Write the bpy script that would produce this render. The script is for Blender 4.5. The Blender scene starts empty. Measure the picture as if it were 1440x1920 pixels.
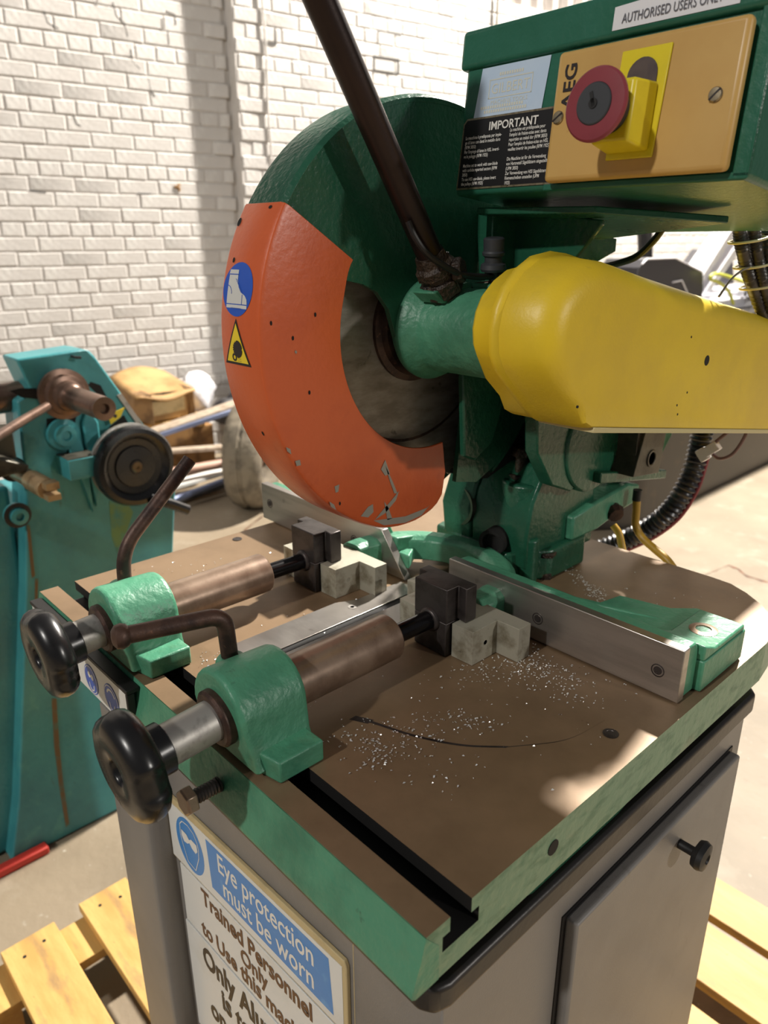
import bpy, bmesh, math, random
from mathutils import Vector, Matrix, noise, geometry
random.seed(7)
SC = bpy.context.scene
COL = SC.collection
R = math.radians
# ---------------------------------------------------------------- camera
T = 0.99      # height of the saw table above the floor (m)
S = 0.37      # one drawing unit of the saw in metres
cam_d = bpy.data.cameras.new('camera'); cam = bpy.data.objects.new('camera', cam_d); COL.objects.link(cam)
cam.location = (0.21259, -0.22735, 1.36)
cam.rotation_euler = (Matrix.Rotation(R(137.242 - 90), 4, 'Z') @ Matrix.Rotation(R(90 - 20.136), 4, 'X') @ Matrix.Rotation(R(-0.279), 4, 'Z')).to_euler()
cam_d.sensor_fit = 'HORIZONTAL'; cam_d.sensor_width = 36; cam_d.lens = 36 * 1392 / 1440
cam_d.clip_start = 0.02; cam_d.clip_end = 60
cam_d.dof.use_dof = True; cam_d.dof.focus_distance = 0.62; cam_d.dof.aperture_fstop = 11
SC.camera = cam
# ---------------------------------------------------------------- world, lamps, exposure
w = bpy.data.worlds.new('world'); SC.world = w; w.use_nodes = True
w.node_tree.nodes['Background'].inputs[0].default_value = (0.95, 0.97, 1.0, 1)
w.node_tree.nodes['Background'].inputs[1].default_value = 0.13
def lamp(name, loc, energy, size, col=(1, 0.95, 0.86)):
    d = bpy.data.lights.new(name, 'POINT'); d.energy = energy; d.shadow_soft_size = size; d.color = col
    o = bpy.data.objects.new(name, d); o.location = loc; COL.objects.link(o); return o
lamp('hall_lamp', (-1.70, 6.45, 7.0), 9400, 0.17, (1, 0.94, 0.85))        # high bay lamp behind the saw
lamp('hall_lamp', (12.0, 3.40, 5.4), 1900, 0.2, (1, 0.95, 0.88))          # lamp of the far aisle
lamp('hall_lamp', (-0.3, -8.8, 7.6), 2250, 0.2, (1, 0.96, 0.90))          # high bay lamp behind the photographer
SC.view_settings.view_transform = 'Standard'; SC.view_settings.look = 'None'
SC.view_settings.exposure = 0.0; SC.view_settings.gamma = 1.0; SC.view_settings.use_curve_mapping = False

# ---------------------------------------------------------------- materials
def lin(c):
    return tuple((x / 255 / 12.92) if x / 255 <= 0.04045 else ((x / 255 + 0.055) / 1.055) ** 2.4 for x in c)
def mat(name, col, rough=.5, metal=0.0, layers=(), bump=None, coat=0.0, rvar=0.0, spec=.5, trans=0.0):
    """col = sRGB 0-255; layers = (colour, noise scale, from, to[, stretch]) laid over the base; bump = (scale, strength)"""
    m = bpy.data.materials.new(name); m.use_nodes = True; nt = m.node_tree; N = nt.nodes; L = nt.links
    b = N['Principled BSDF']; b.inputs['Roughness'].default_value = rough; b.inputs['Metallic'].default_value = metal
    b.inputs['Base Color'].default_value = (*lin(col), 1)
    b.inputs['Coat Weight'].default_value = coat; b.inputs['Specular IOR Level'].default_value = spec
    b.inputs['Transmission Weight'].default_value = trans
    tc = N.new('ShaderNodeTexCoord'); prev = None
    for i, ly in enumerate(layers):
        c2, sc, lo, hi = ly[:4]
        n = N.new('ShaderNodeTexNoise'); n.inputs['Scale'].default_value = sc; n.inputs['Detail'].default_value = 6; n.inputs['Roughness'].default_value = .6
        mp = N.new('ShaderNodeMapping'); mp.inputs['Location'].default_value = (i * 3.7, i * 1.3, i * 5.1)
        if len(ly) > 4: mp.inputs['Scale'].default_value = ly[4]
        L.new(tc.outputs['Object'], mp.inputs[0]); L.new(mp.outputs[0], n.inputs['Vector'])
        r = N.new('ShaderNodeMapRange'); r.inputs['From Min'].default_value = lo; r.inputs['From Max'].default_value = hi
        L.new(n.outputs['Fac'], r.inputs['Value'])
        mx = N.new('ShaderNodeMix'); mx.data_type = 'RGBA'
        L.new(r.outputs[0], mx.inputs['Factor'])
        if prev is None: mx.inputs['A'].default_value = (*lin(col), 1)
        else: L.new(prev, mx.inputs['A'])
        mx.inputs['B'].default_value = (*lin(c2), 1); prev = mx.outputs['Result']
    if prev: L.new(prev, b.inputs['Base Color'])
    if bump:
        n = N.new('ShaderNodeTexNoise'); n.inputs['Scale'].default_value = bump[0]; n.inputs['Detail'].default_value = 3
        bp = N.new('ShaderNodeBump'); bp.inputs['Strength'].default_value = bump[1]; bp.inputs['Distance'].default_value = bump[2] if len(bump) > 2 else .001
        L.new(tc.outputs['Object'], n.inputs['Vector']); L.new(n.outputs['Fac'], bp.inputs['Height']); L.new(bp.outputs[0], b.inputs['Normal'])
    if rvar:
        n = N.new('ShaderNodeTexNoise'); n.inputs['Scale'].default_value = 25; n.inputs['Detail'].default_value = 4
        r = N.new('ShaderNodeMapRange'); r.inputs['To Min'].default_value = rough - rvar; r.inputs['To Max'].default_value = rough + rvar
        L.new(tc.outputs['Object'], n.inputs['Vector']); L.new(n.outputs['Fac'], r.inputs['Value']); L.new(r.outputs[0], b.inputs['Roughness'])
    return m
M = {}
M['green'] = mat('green_paint', (76, 140, 110), .42, 0, [((60, 118, 92), 18, .45, .65), ((112, 128, 92), 9, .62, .82), ((38, 66, 50), 60, .68, .78)], (120, .8, .0016), rvar=.1)
M['green_dark'] = mat('green_gloss_paint', (34, 88, 66), .28, 0, [((28, 74, 54), 14, .4, .7), ((60, 84, 52), 7, .62, .85)], (170, .65, .0011), rvar=.06)
M['green_box'] = mat('green_enamel', (44, 104, 84), .3, 0, [((30, 90, 66), 10, .4, .7)], (220, .5, .0008))
M['green_side'] = mat('worn_green_paint', (104, 140, 112), .4, 0, [((70, 116, 88), 30, .5, .62, (1, 1, 3)), ((128, 136, 112), 14, .6, .75), ((60, 66, 50), 70, .7, .8)], (90, .7, .0015))
M['brown'] = mat('oiled_cast_iron', (136, 112, 86), .46, .3, [((120, 98, 74), 12, .4, .65), ((150, 128, 102), 5, .6, .8), ((80, 64, 50), 50, .7, .8)], (400, .12, .0004), rvar=.08)
M['black_slot'] = mat('black_groove', (14, 12, 11), .7)
M['alu'] = mat('brushed_aluminium', (190, 184, 178), .34, .9, [((160, 154, 148), 14, .45, .65, (.3, 1, 3)), ((120, 114, 108), 40, .66, .8)], (350, .1, .0003), rvar=.08)
M['alu_white'] = mat('soft_aluminium', (206, 200, 190), .45, .25, [((176, 168, 156), 20, .5, .65)], (300, .1, .0003))
M['blockal'] = mat('grimy_aluminium', (176, 172, 156), .5, .45, [((128, 120, 100), 40, .5, .68), ((70, 64, 50), 90, .64, .76), ((206, 204, 192), 15, .6, .8)], (200, .3, .0006))
M['steel_dark'] = mat('dark_steel', (74, 68, 66), .42, .6, [((46, 40, 38), 30, .45, .65), ((108, 96, 88), 60, .66, .8)], (250, .25, .0005), rvar=.1)
M['steel'] = mat('turned_steel', (170, 166, 160), .46, .6, [((110, 106, 102), 40, .5, .7)], (300, .1, .0003), rvar=.08)
M['tube'] = mat('oily_brown_steel', (150, 128, 110), .3, .45, [((118, 96, 80), 22, .45, .65), ((84, 66, 52), 60, .66, .78)], (200, .12, .0004), rvar=.07)
M['rust'] = mat('rusty_dark_steel', (84, 62, 52), .48, .45, [((52, 38, 34), 40, .42, .6), ((120, 84, 66), 150, .62, .74)], (500, .4, .0005), rvar=.1)
M['pipe'] = mat('dark_brown_pipe', (50, 36, 32), .36, .55, [((38, 28, 26), 12, .4, .62), ((98, 74, 60), 60, .66, .8, (1, 1, .2))], (500, .15, .0004), rvar=.08)
M['grime'] = mat('greasy_grime', (58, 44, 32), .5, .1, [((34, 26, 22), 90, .42, .6), ((110, 92, 52), 120, .63, .72)], (350, 1.0, .002))
M['plastic'] = mat('black_plastic', (20, 19, 20), .28, 0, [((30, 28, 28), 14, .5, .7)], (300, .08, .0003), rvar=.08)
M['plastic_worn'] = mat('worn_dark_plastic', (66, 62, 58), .5, 0, [((36, 34, 34), 60, .45, .6)])
M['black'] = mat('black_rubber', (20, 18, 18), .5)
M['blackgloss'] = mat('black_steel_rod', (24, 22, 24), .2, .6)
M['orange'] = mat('orange_paint', (204, 94, 48), .34, 0, [((188, 82, 42), 8, .45, .65), ((168, 70, 40), 26, .64, .8), ((150, 130, 110), 190, .735, .745)], (200, .3, .0007), rvar=.05)
M['blade'] = mat('stained_saw_blade', (156, 150, 142), .42, .5, [((122, 114, 104), 18, .4, .62, (1, 1, 3)), ((60, 52, 46), 60, .64, .76)], (400, .2, .0004), rvar=.08)
M['yellow'] = mat('yellow_plastic', (226, 194, 40), .42, 0, [((210, 178, 50), 6, .45, .7), ((160, 138, 62), 5, .6, .85), ((140, 120, 62), 24, .68, .84)], (420, .3, .0005))
M['cream'] = mat('aged_cream_plastic', (200, 162, 94), .38, 0, [((188, 144, 76), 6, .45, .7), ((180, 136, 66), 90, .7, .8)], (300, .04, .0002))
M['yel2'] = mat('bright_yellow_plastic', (226, 206, 34), .36, 0, [((208, 186, 34), 12, .5, .7)])
M['maroon'] = mat('maroon_plastic', (136, 58, 66), .34, 0, [((122, 50, 58), 20, .5, .7)])
M['key'] = mat('charcoal_plastic', (56, 58, 62), .45)
M['lens'] = mat('smoked_lens', (96, 84, 80), .3, 0, [((70, 60, 66), 30, .45, .65)])
M['screw'] = mat('screw_steel', (170, 156, 130), .35, .8, [((110, 96, 76), 200, .5, .7)])
M['lblue'] = mat('pale_blue_label', (192, 212, 234), .25, 0, [((206, 222, 236), 8, .45, .65)])
M['lprint'] = mat('faded_cream_print', (214, 214, 200), .4)
M['white'] = mat('white_print', (228, 226, 220), .4)
M['labelw'] = mat('white_label', (228, 228, 232), .35, 0, [((214, 212, 216), 12, .5, .7)])
M['labelblack'] = mat('black_label', (22, 20, 22), .4)
M['ink'] = mat('dark_print', (34, 26, 26), .45)
M['inkg'] = mat('grey_print', (92, 92, 100), .45)
M['inkb'] = mat('brown_print', (96, 62, 40), .45)
M['blue'] = mat('mandatory_blue', (34, 84, 186), .35, 0, [((44, 96, 200), 10, .5, .7)])
M['blue2'] = mat('sign_blue', (58, 134, 204), .35, 0, [((96, 160, 214), 40, .58, .75)])
M['blue3'] = mat('dark_sign_blue', (32, 62, 140), .4)
M['signw'] = mat('white_sign_board', (222, 222, 218), .4, 0, [((206, 202, 192), 10, .5, .75)])
M['signc'] = mat('cream_sign_edge', (196, 176, 132), .5, 0, [((168, 150, 112), 20, .5, .7)])
M['signy'] = mat('warning_yellow', (232, 204, 44), .35)
M['boot'] = mat('pictogram_grey', (206, 206, 202), .4)
M['cab'] = mat('grey_textured_paint', (126, 122, 118), .42, 0, [((112, 108, 104), 6, .45, .7), ((84, 80, 74), 22, .66, .8, (1, 1, .3))], (700, .3, .0005))
M['tray'] = mat('black_tray', (44, 40, 38), .35, .2, [((70, 58, 44), 16, .58, .75)], (150, .3, .0006))
M['teal'] = mat('teal_paint', (64, 142, 146), .38, 0, [((50, 122, 130), 6, .42, .65), ((84, 156, 148), 14, .6, .8), ((64, 84, 60), 26, .68, .78, (1, 1, .25)), ((44, 40, 34), 40, .72, .79)], (70, .5, .002))
M['tealrust'] = mat('rust_stain', (106, 84, 52), .6, 0, [((70, 110, 96), 30, .5, .7)])
M['slime'] = mat('yellow_green_oil_stain', (96, 134, 82), .45, 0, [((58, 130, 126), 25, .42, .6)])
M['spindle'] = mat('bronzed_spindle', (126, 100, 86), .34, .6, [((90, 70, 60), 20, .45, .65)], (200, .15, .0004))
M['brass'] = mat('tarnished_rod', (178, 150, 112), .4, .5, [((120, 96, 70), 25, .5, .68)], (200, .2, .0005))
M['mot'] = mat('grey_metal_housing', (88, 84, 74), .42, .5, [((60, 56, 48), 25, .45, .65)], (200, .2, .0006))
M['chrome'] = mat('chrome', (200, 200, 200), .12, 1)
M['hose'] = mat('black_corrugated_hose', (36, 36, 40), .32)
M['conduit'] = mat('dark_conduit', (52, 46, 42), .38, .1)
M['tie'] = mat('cream_cable_tie', (196, 184, 136), .5)
M['yhose'] = mat('yellow_hose', (176, 138, 44), .45, 0, [((120, 92, 40), 30, .5, .7)])
M['red'] = mat('red_paint_edge', (206, 62, 52), .5)
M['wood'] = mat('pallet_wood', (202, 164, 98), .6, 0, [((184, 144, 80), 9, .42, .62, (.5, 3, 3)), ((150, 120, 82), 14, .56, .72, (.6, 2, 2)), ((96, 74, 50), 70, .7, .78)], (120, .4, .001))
M['wood_dark'] = mat('shaded_pallet_wood', (150, 112, 66), .7, 0, [((110, 80, 48), 14, .45, .65)], (120, .4, .001))  # darker copy of the pallet wood, shade put into its colour
M['floor'] = mat('dusty_concrete', (138, 124, 104), .6, 0, [((124, 111, 92), 2.2, .4, .62), ((150, 138, 120), 7, .55, .75), ((104, 88, 72), 3.2, .63, .8), ((168, 160, 146), 34, .66, .74)], (45, .5, .003))
M['brick'] = mat('white_painted_brick', (198, 194, 190), .55, 0, [((188, 183, 178), 4, .4, .65), ((204, 201, 196), 16, .5, .7), ((160, 153, 146), 34, .7, .8)], (28, .5, .006))
M['mortar'] = mat('white_painted_mortar', (192, 187, 182), .65, 0, [((180, 175, 169), 7, .5, .7), ((136, 129, 120), 22, .68, .78)], (40, .5, .005))
M['jointdark'] = mat('open_joint', (92, 92, 92), .8)
M['sheet'] = mat('grey_sheeting', (166, 158, 152), .5, .1)
M['canvas'] = mat('tan_card', (178, 142, 92), .7, 0, [((150, 116, 72), 8, .45, .65)], (60, .4, .002))
M['canvas_dark'] = mat('brown_canvas', (140, 108, 70), .8, 0, [((104, 78, 50), 14, .45, .65)], (60, .6, .003))
M['plank'] = mat('grey_plank', (172, 156, 138), .6, 0, [((140, 124, 106), 20, .45, .65)])
M['bluesteel'] = mat('blue_grey_steel', (120, 130, 160), .4, .4)
M['pinkpipe'] = mat('dusty_pink_pipe', (176, 140, 122), .5)
M['tyre'] = mat('dusty_tyre', (122, 112, 96), .75, 0, [((92, 84, 72), 14, .45, .65)], (90, .6, .003))
M['rim'] = mat('rusty_rim', (116, 78, 58), .5, .5, [((70, 50, 42), 20, .45, .65)])
M['dark'] = mat('dark_clutter', (44, 42, 44), .6, 0, [((84, 78, 74), 14, .55, .7)])
M['clear'] = mat('white_plastic', (226, 224, 228), .25, 0, [((190, 190, 204), 6, .5, .7)])
M['slate'] = mat('dark_grey_panel', (64, 62, 66), .4)
M['ygwire'] = mat('yellow_green_wire', (196, 200, 70), .4)
M['gwire'] = mat('grey_wire', (126, 118, 104), .4)
M['pwire'] = mat('mauve_wire', (120, 92, 92), .4)
M['flake'] = mat('aluminium_swarf', (232, 232, 230), .3, .6)
M['scratch'] = mat('bare_metal_scratch', (150, 146, 136), .5, .3)
M['darkvoid'] = mat('void_shade_and_chips', (16, 13, 12), .8)  # near-black, paints in shade inside holes and the guard; also paint chips

# ---------------------------------------------------------------- mesh building
WL = {}                       # world location of every object made
def U(p): return Vector((p[0] * S, p[1] * S, p[2] * S + T))
def W(p): return Vector(p)
class MB:
    """collects pieces (coordinates through the map cv) and links them as ONE mesh object"""
    def __init__(self, cv=U): self.v = []; self.f = []; self.mi = []; self.cv = cv; self.m = 0; self.k = 0; self.gi = []
    def add(self, vs, fs):
        o = len(self.v); self.v += [self.cv(p) for p in vs]
        for f in fs: self.f.append(tuple(i + o for i in f)); self.mi.append(self.m); self.gi.append(self.k)
        self.k += self.auto
        return self
    auto = 0
    def cut(self): self.k += 1
    def box(self, x0, x1, y0, y1, z0, z1):
        vs = [(x, y, z) for z in (z0, z1) for y in (y0, y1) for x in (x0, x1)]
        return self.add(vs, [(0, 2, 3, 1), (4, 5, 7, 6), (0, 1, 5, 4), (2, 6, 7, 3), (0, 4, 6, 2), (1, 3, 7, 5)])
    def obox(self, c, ex, ey, ez, hx, hy, hz):
        c = Vector(c); ex = Vector(ex).normalized() * hx; ey = Vector(ey).normalized() * hy; ez = Vector(ez).normalized() * hz
        vs = [tuple(c + ex * a + ey * b + ez * d) for d in (-1, 1) for b in (-1, 1) for a in (-1, 1)]
        return self.add(vs, [(0, 2, 3, 1), (4, 5, 7, 6), (0, 1, 5, 4), (2, 6, 7, 3), (0, 4, 6, 2), (1, 3, 7, 5)])
    def prism(self, pts, ax, a0, a1):
        """extrude a polygon along x, y or z; pts hold the two other coordinates in order"""
        def mk(p, a):
            return (a, p[0], p[1]) if ax == 'x' else (p[0], a, p[1]) if ax == 'y' else (p[0], p[1], a)
        n = len(pts); vs = [mk(p, a0) for p in pts] + [mk(p, a1) for p in pts]
        ar = sum(pts[i][0] * pts[(i + 1) % n][1] - pts[(i + 1) % n][0] * pts[i][1] for i in range(n))
        if n > 8:
            tr = geometry.tessellate_polygon([[Vector((p[0], p[1], 0)) for p in pts]])
            caps = [tuple(t) for t in tr] + [tuple(i + n for i in t) for t in tr]
        else: caps = [tuple(range(n)), tuple(range(2 * n - 1, n - 1, -1))]
        fs = caps + [(i, i + n, (i + 1) % n + n, (i + 1) % n) for i in range(n)]
        return self.add(vs, fs)
    def loft(self, rings, cap=True, closed=False):
        n = len(rings[0]); vs = [p for r in rings for p in r]; fs = []
        k = len(rings)
        for j in range(k if closed else k - 1):
            a = j * n; b = ((j + 1) % k) * n
            for i in range(n): fs.append((a + i, a + (i + 1) % n, b + (i + 1) % n, b + i))
        if cap and not closed: fs += [tuple(range(n - 1, -1, -1)), tuple(range((k - 1) * n, k * n))]
        return self.add(vs, fs)
    def lathe(self, o, d, prof, n=32, cap=True, mod=None):
        """prof = (radius, distance along d)"""
        o = Vector(o); d = Vector(d).normalized(); a = d.orthogonal().normalized(); b = d.cross(a)
        rings = []
        for r, h in prof:
            ring = []
            for i in range(n):
                t = 2 * math.pi * i / n; rr = r * (mod(t, r, h) if mod else 1)
                ring.append(tuple(o + d * h + (a * math.cos(t) + b * math.sin(t)) * max(rr, 1e-5)))
            rings.append(ring)
        return self.loft(rings, cap)
    def cyl(self, p0, p1, r0, r1=None, n=24):
        p0 = Vector(p0); p1 = Vector(p1); return self.lathe(p0, p1 - p0, [(r0, 0), (r0 if r1 is None else r1, (p1 - p0).length)], n)
    def pipe(self, pts, r, n=12, cap=True):
        pts = [Vector(p) for p in pts]; rings = []; up = None
        for i, p in enumerate(pts):
            d = (pts[min(i + 1, len(pts) - 1)] - pts[max(i - 1, 0)]).normalized()
            up = d.orthogonal().normalized() if up is None else (up - d * up.dot(d)).normalized()
            b = d.cross(up); rr = r(i / (len(pts) - 1)) if callable(r) else r
            rings.append([tuple(p + (up * math.cos(2 * math.pi * k / n) + b * math.sin(2 * math.pi * k / n)) * rr) for k in range(n)])
        return self.loft(rings, cap)
    def hexhead(self, o, d, r, h): return self.lathe(o, d, [(r * .9, 0), (r, h * .1), (r, h * .85), (r * .88, h)], 6)
    def build(self, name, m, parent=None, bevel=0, seg=2, smooth=35, sub=0, solid=0, kind=None, label=None, ang=30, each=False):
        if each:          # every piece becomes an object of its own
            res = []
            for g in sorted(set(self.gi)):
                q = MB(Vector); idx = {}
                for f, mi, gi in zip(self.f, self.mi, self.gi):
                    if gi != g: continue
                    for i in f:
                        if i not in idx: idx[i] = len(q.v); q.v.append(self.v[i])
                    q.f.append(tuple(idx[i] for i in f)); q.mi.append(mi); q.gi.append(0)
                res.append(q.build(name, m, parent, bevel, seg, smooth, sub, solid, kind, label, ang))
            return res
        xs = [v.x for v in self.v]; ys = [v.y for v in self.v]; zs = [v.z for v in self.v]
        c = Vector(((min(xs) + max(xs)) / 2, (min(ys) + max(ys)) / 2, min(zs)))
        me = bpy.data.meshes.new(name); me.from_pydata([v - c for v in self.v], [], self.f)
        bm = bmesh.new(); bm.from_mesh(me); bmesh.ops.recalc_face_normals(bm, faces=bm.faces); bm.to_mesh(me); bm.free()
        ms = m if isinstance(m, (list, tuple)) else [m]
        for k in ms: me.materials.append(M[k])
        if len(ms) > 1:
            for p, i in zip(me.polygons, self.mi): p.material_index = i
        if smooth:
            me.polygons.foreach_set('use_smooth', [True] * len(me.polygons)); me.set_sharp_from_angle(angle=R(smooth))
        o = bpy.data.objects.new(name, me); COL.objects.link(o); place(o, c, parent)
        if solid: q = o.modifiers.new('thick', 'SOLIDIFY'); q.thickness = solid; q.offset = -1
        if sub: q = o.modifiers.new('sub', 'SUBSURF'); q.levels = sub; q.render_levels = sub
        if bevel: q = o.modifiers.new('bevel', 'BEVEL'); q.width = bevel; q.segments = seg; q.limit_method = 'ANGLE'; q.angle_limit = R(ang)
        if kind: o['kind'] = kind
        if label: o['label'] = label
        return o
def place(o, c, parent):
    c = Vector(c); WL[o] = c
    if parent is not None: o.parent = parent; o.location = c - WL[parent]
    else: o.location = c
def thing(name, label, cat, loc, group=None):
    o = bpy.data.objects.new(name, None); o.empty_display_size = .1; COL.objects.link(o); place(o, loc, None)
    return tag(o, label, cat, group)
def tag(o, label, cat, group=None):
    o['label'] = label; o['category'] = cat
    if group: o['group'] = group
    return o
def fillet(pts, r, n=5):
    """2-D polyline with rounded corners (open)"""
    out = [Vector(pts[0])]
    for i in range(1, len(pts) - 1):
        p = Vector(pts[i]); a = Vector(pts[i - 1]) - p; b = Vector(pts[i + 1]) - p
        k = min(r, a.length * .45, b.length * .45); a = p + a.normalized() * k; b = p + b.normalized() * k
        for j in range(n + 1):
            t = j / n; out.append(a * (1 - t) ** 2 + p * 2 * t * (1 - t) + b * t * t)
    return out + [Vector(pts[-1])]
def arc(cx, cy, r, a0, a1, n):
    return [(cx + r * math.cos(R(a0 + (a1 - a0) * i / n)), cy + r * math.sin(R(a0 + (a1 - a0) * i / n))) for i in range(n + 1)]
def spline(pts, n=8):
    P_ = [Vector(p) for p in pts]; P_ = [P_[0] * 2 - P_[1]] + P_ + [P_[-1] * 2 - P_[-2]]; out = []
    for i in range(1, len(P_) - 2):
        for k in range(n):
            t = k / n; a, b, c, d = P_[i - 1:i + 3]
            out.append(.5 * ((2 * b) + (c - a) * t + (2 * a - 5 * b + 4 * c - d) * t * t + (3 * b - a - 3 * c + d) * t ** 3))
    return out + [P_[-2]]
def text(mb, s, size, o, ex, ey, bold=0.0, align='LEFT', sx=1.0, lift=.0006, sp=1.0, shear=0.0):
    """flat lettering added to mb; size, o in mb's own units; ex, ey = reading and up directions"""
    cu = bpy.data.curves.new('txt', 'FONT'); cu.body = s; cu.size = size; cu.align_x = align; cu.offset = bold * size
    cu.space_line = sp; cu.resolution_u = 3; cu.shear = shear
    ob = bpy.data.objects.new('txt', cu); me = bpy.data.meshes.new_from_object(ob)
    ex = Vector(ex).normalized(); ey = Vector(ey).normalized(); n = ex.cross(ey); o = Vector(o)
    mb.add([tuple(o + ex * v.co.x * sx + ey * v.co.y + n * lift) for v in me.vertices], [tuple(p.vertices) for p in me.polygons])
    bpy.data.objects.remove(ob); bpy.data.curves.remove(cu); bpy.data.meshes.remove(me)
class Pl:
    """a plane with its own x / y axes, for flat print and stickers"""
    def __init__(s, o, ex, ey): s.o = Vector(o); s.x = Vector(ex).normalized(); s.y = Vector(ey).normalized(); s.n = s.x.cross(s.y)
    def __call__(s, a, b, h=0): return tuple(s.o + s.x * a + s.y * b + s.n * h)
def flat(mb, pl, pts, h=.0005, t=0.0):
    n = len(pts)
    if t: mb.loft([[pl(a, b, h) for a, b in pts], [pl(a, b, h + t) for a, b in pts]])
    else: mb.add([pl(a, b, h) for a, b in pts], [tuple(range(n))])
def flatc(mb, rim, pts, h=.0008, st=.006):
    """a flat outline wrapped on a curved sticker surface, cut into narrow strips"""
    b = bmesh.new(); b.faces.new([b.verts.new((p[0], p[1], 0)) for p in pts]); lo = min(p[1] for p in pts); hi = max(p[1] for p in pts); y = lo + st
    bmesh.ops.triangulate(b, faces=b.faces)
    while y < hi:
        bmesh.ops.bisect_plane(b, geom=b.verts[:] + b.edges[:] + b.faces[:], plane_co=(0, y, 0), plane_no=(0, 1, 0)); y += st
    b.verts.index_update(); mb.add([rim(v.co.x, v.co.y, h) for v in b.verts], [tuple(v.index for v in f.verts) for f in b.faces]); b.free()
def ell(cx, cy, rx, ry, n=32): return [(cx + rx * math.cos(2 * math.pi * i / n), cy + ry * math.sin(2 * math.pi * i / n)) for i in range(n)]
def rect(x0, x1, y0, y1): return [(x0, y0), (x1, y0), (x1, y1), (x0, y1)]

# ================================================================ THE SETTING
fl = MB(W); fl.add([(-9, -7, 0), (6, -7, 0), (6, 13, 0), (-9, 13, 0)], [(0, 1, 2, 3)])
floor = fl.build('floor', 'floor', smooth=0, kind='structure')
# left brick wall: a plane through WP along WD, room side WN
WP = Vector((-4.22, 1.70, 0)); WD = Vector((.139, .990, 0)).normalized(); WN = Vector((.990, -.139, 0)).normalized()
def wl(u, d, z): return WP + WD * u + WN * d + Vector((0, 0, z))
def wbox(mb, u0, u1, d0, d1, z0, z1):
    mb.add([tuple(wl(u, d, z)) for z in (z0, z1) for d in (d0, d1) for u in (u0, u1)], [(0, 2, 3, 1), (4, 5, 7, 6), (0, 1, 5, 4), (2, 6, 7, 3), (0, 4, 6, 2), (1, 3, 7, 5)])
CR = .077; BL = .236; JT = .007
def brickmesh(L, k):
    """a painted brick: rounded, slightly uneven block lying along the wall"""
    rnd = random.Random(k * 17 + int(L * 1000)); H = CR - JT; D = .0155
    b = bmesh.new(); vs = []
    for (u, z) in ((0, 0), (L, 0), (L, H), (0, H)):
        ju, jz = rnd.uniform(-.002, .002), rnd.uniform(-.0025, .0025)
        iu = .007 if u == 0 else -.007; iz = .005 if z == 0 else -.005
        vs.append((WD * (u + ju) + Vector((0, 0, z + jz)), WD * (u + ju) + Vector((0, 0, z + jz)) + WN * (D - .0028), WD * (u + ju + iu) + Vector((0, 0, z + jz + iz)) + WN * (D + rnd.uniform(-.001, .001))))
    A = [b.verts.new(v[0]) for v in vs]; B = [b.verts.new(v[1]) for v in vs]; C = [b.verts.new(v[2]) for v in vs]
    for P1, P2 in ((A, B), (B, C)):
        for i in range(4): b.faces.new((P1[i], P1[(i + 1) % 4], P2[(i + 1) % 4], P2[i]))
    b.faces.new(C); bmesh.ops.recalc_face_normals(b, faces=b.faces)
    me = bpy.data.meshes.new('brick'); b.to_mesh(me); b.free(); me.materials.append(M['brick'])
    for p in me.polygons: p.use_smooth = True
    me.set_sharp_from_angle(angle=R(18)); return me
BR = {L: [brickmesh(L, k) for k in range(4)] for L in (BL - JT, BL / 2 - JT)}
def bricks(parent, u0, u1, z0, z1, d, single, off=0.0):
    """courses of brick; those inside `single` are objects, the others join one mesh"""
    rest_v, rest_f = [], []; n = 0; r = int(z0 / CR)
    while r * CR < z1:
        z = r * CR; head = (r % 4 == 2); step = BL / 2 if head else BL; L = step - JT
        u = u0 - (BL * .5 if r % 2 else 0) - (BL * .25 if head else 0) + off
        while u < u1:
            a, b_ = max(u, u0), min(u + L, u1)
            if b_ - a > .03:
                me = random.choice(BR[L if L in BR else BL - JT]); full = (b_ - a) > L - 1e-4
                dd = d - .014 + random.uniform(-.0015, .0015)
                if n < 300 and single(a, z):
                    o = bpy.data.objects.new('brick', me); COL.objects.link(o); place(o, wl(a, dd, z + random.uniform(-.0015, .0015)), parent); n += 1
                    if not full: o.scale = Vector((1, 1, 1)); o.scale.y = (b_ - a) / L
                else:
                    k = len(rest_v); s_ = (b_ - a) / L; base = wl(a, dd, z)
                    rest_v += [base + Vector((v.co.x, v.co.y * s_, v.co.z)) for v in me.vertices]; rest_f += [tuple(i + k for i in p.vertices) for p in me.polygons]
            u += step
        r += 1
    if rest_v:
        mb = MB(W); mb.add([tuple(v) for v in rest_v], rest_f); mb.build('brickwork', 'brick', parent, smooth=18, kind='stuff')
mb = MB(W); wbox(mb, -3.5, .83, -.2, -.002, 0, 4.2)
wall1 = mb.build('wall_left', 'mortar', smooth=0, kind='structure')
bricks(wall1, -1.9, .822, 0, 3.2, .0015, lambda u, z: u > -.95 and .5 < z < 2.9)
mb = MB(W); wbox(mb, .83, 9.2, -.2, .108, 0, 2.93)
wall2 = mb.build('wall_back', 'mortar', smooth=0, kind='structure')
bricks(wall2, .835, 9.0, 0, 2.9, .1113, lambda u, z: (u < 3.0 and z > 1.35) or (3.7 < u < 5.6 and .75 < z < 1.5), .07)
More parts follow.
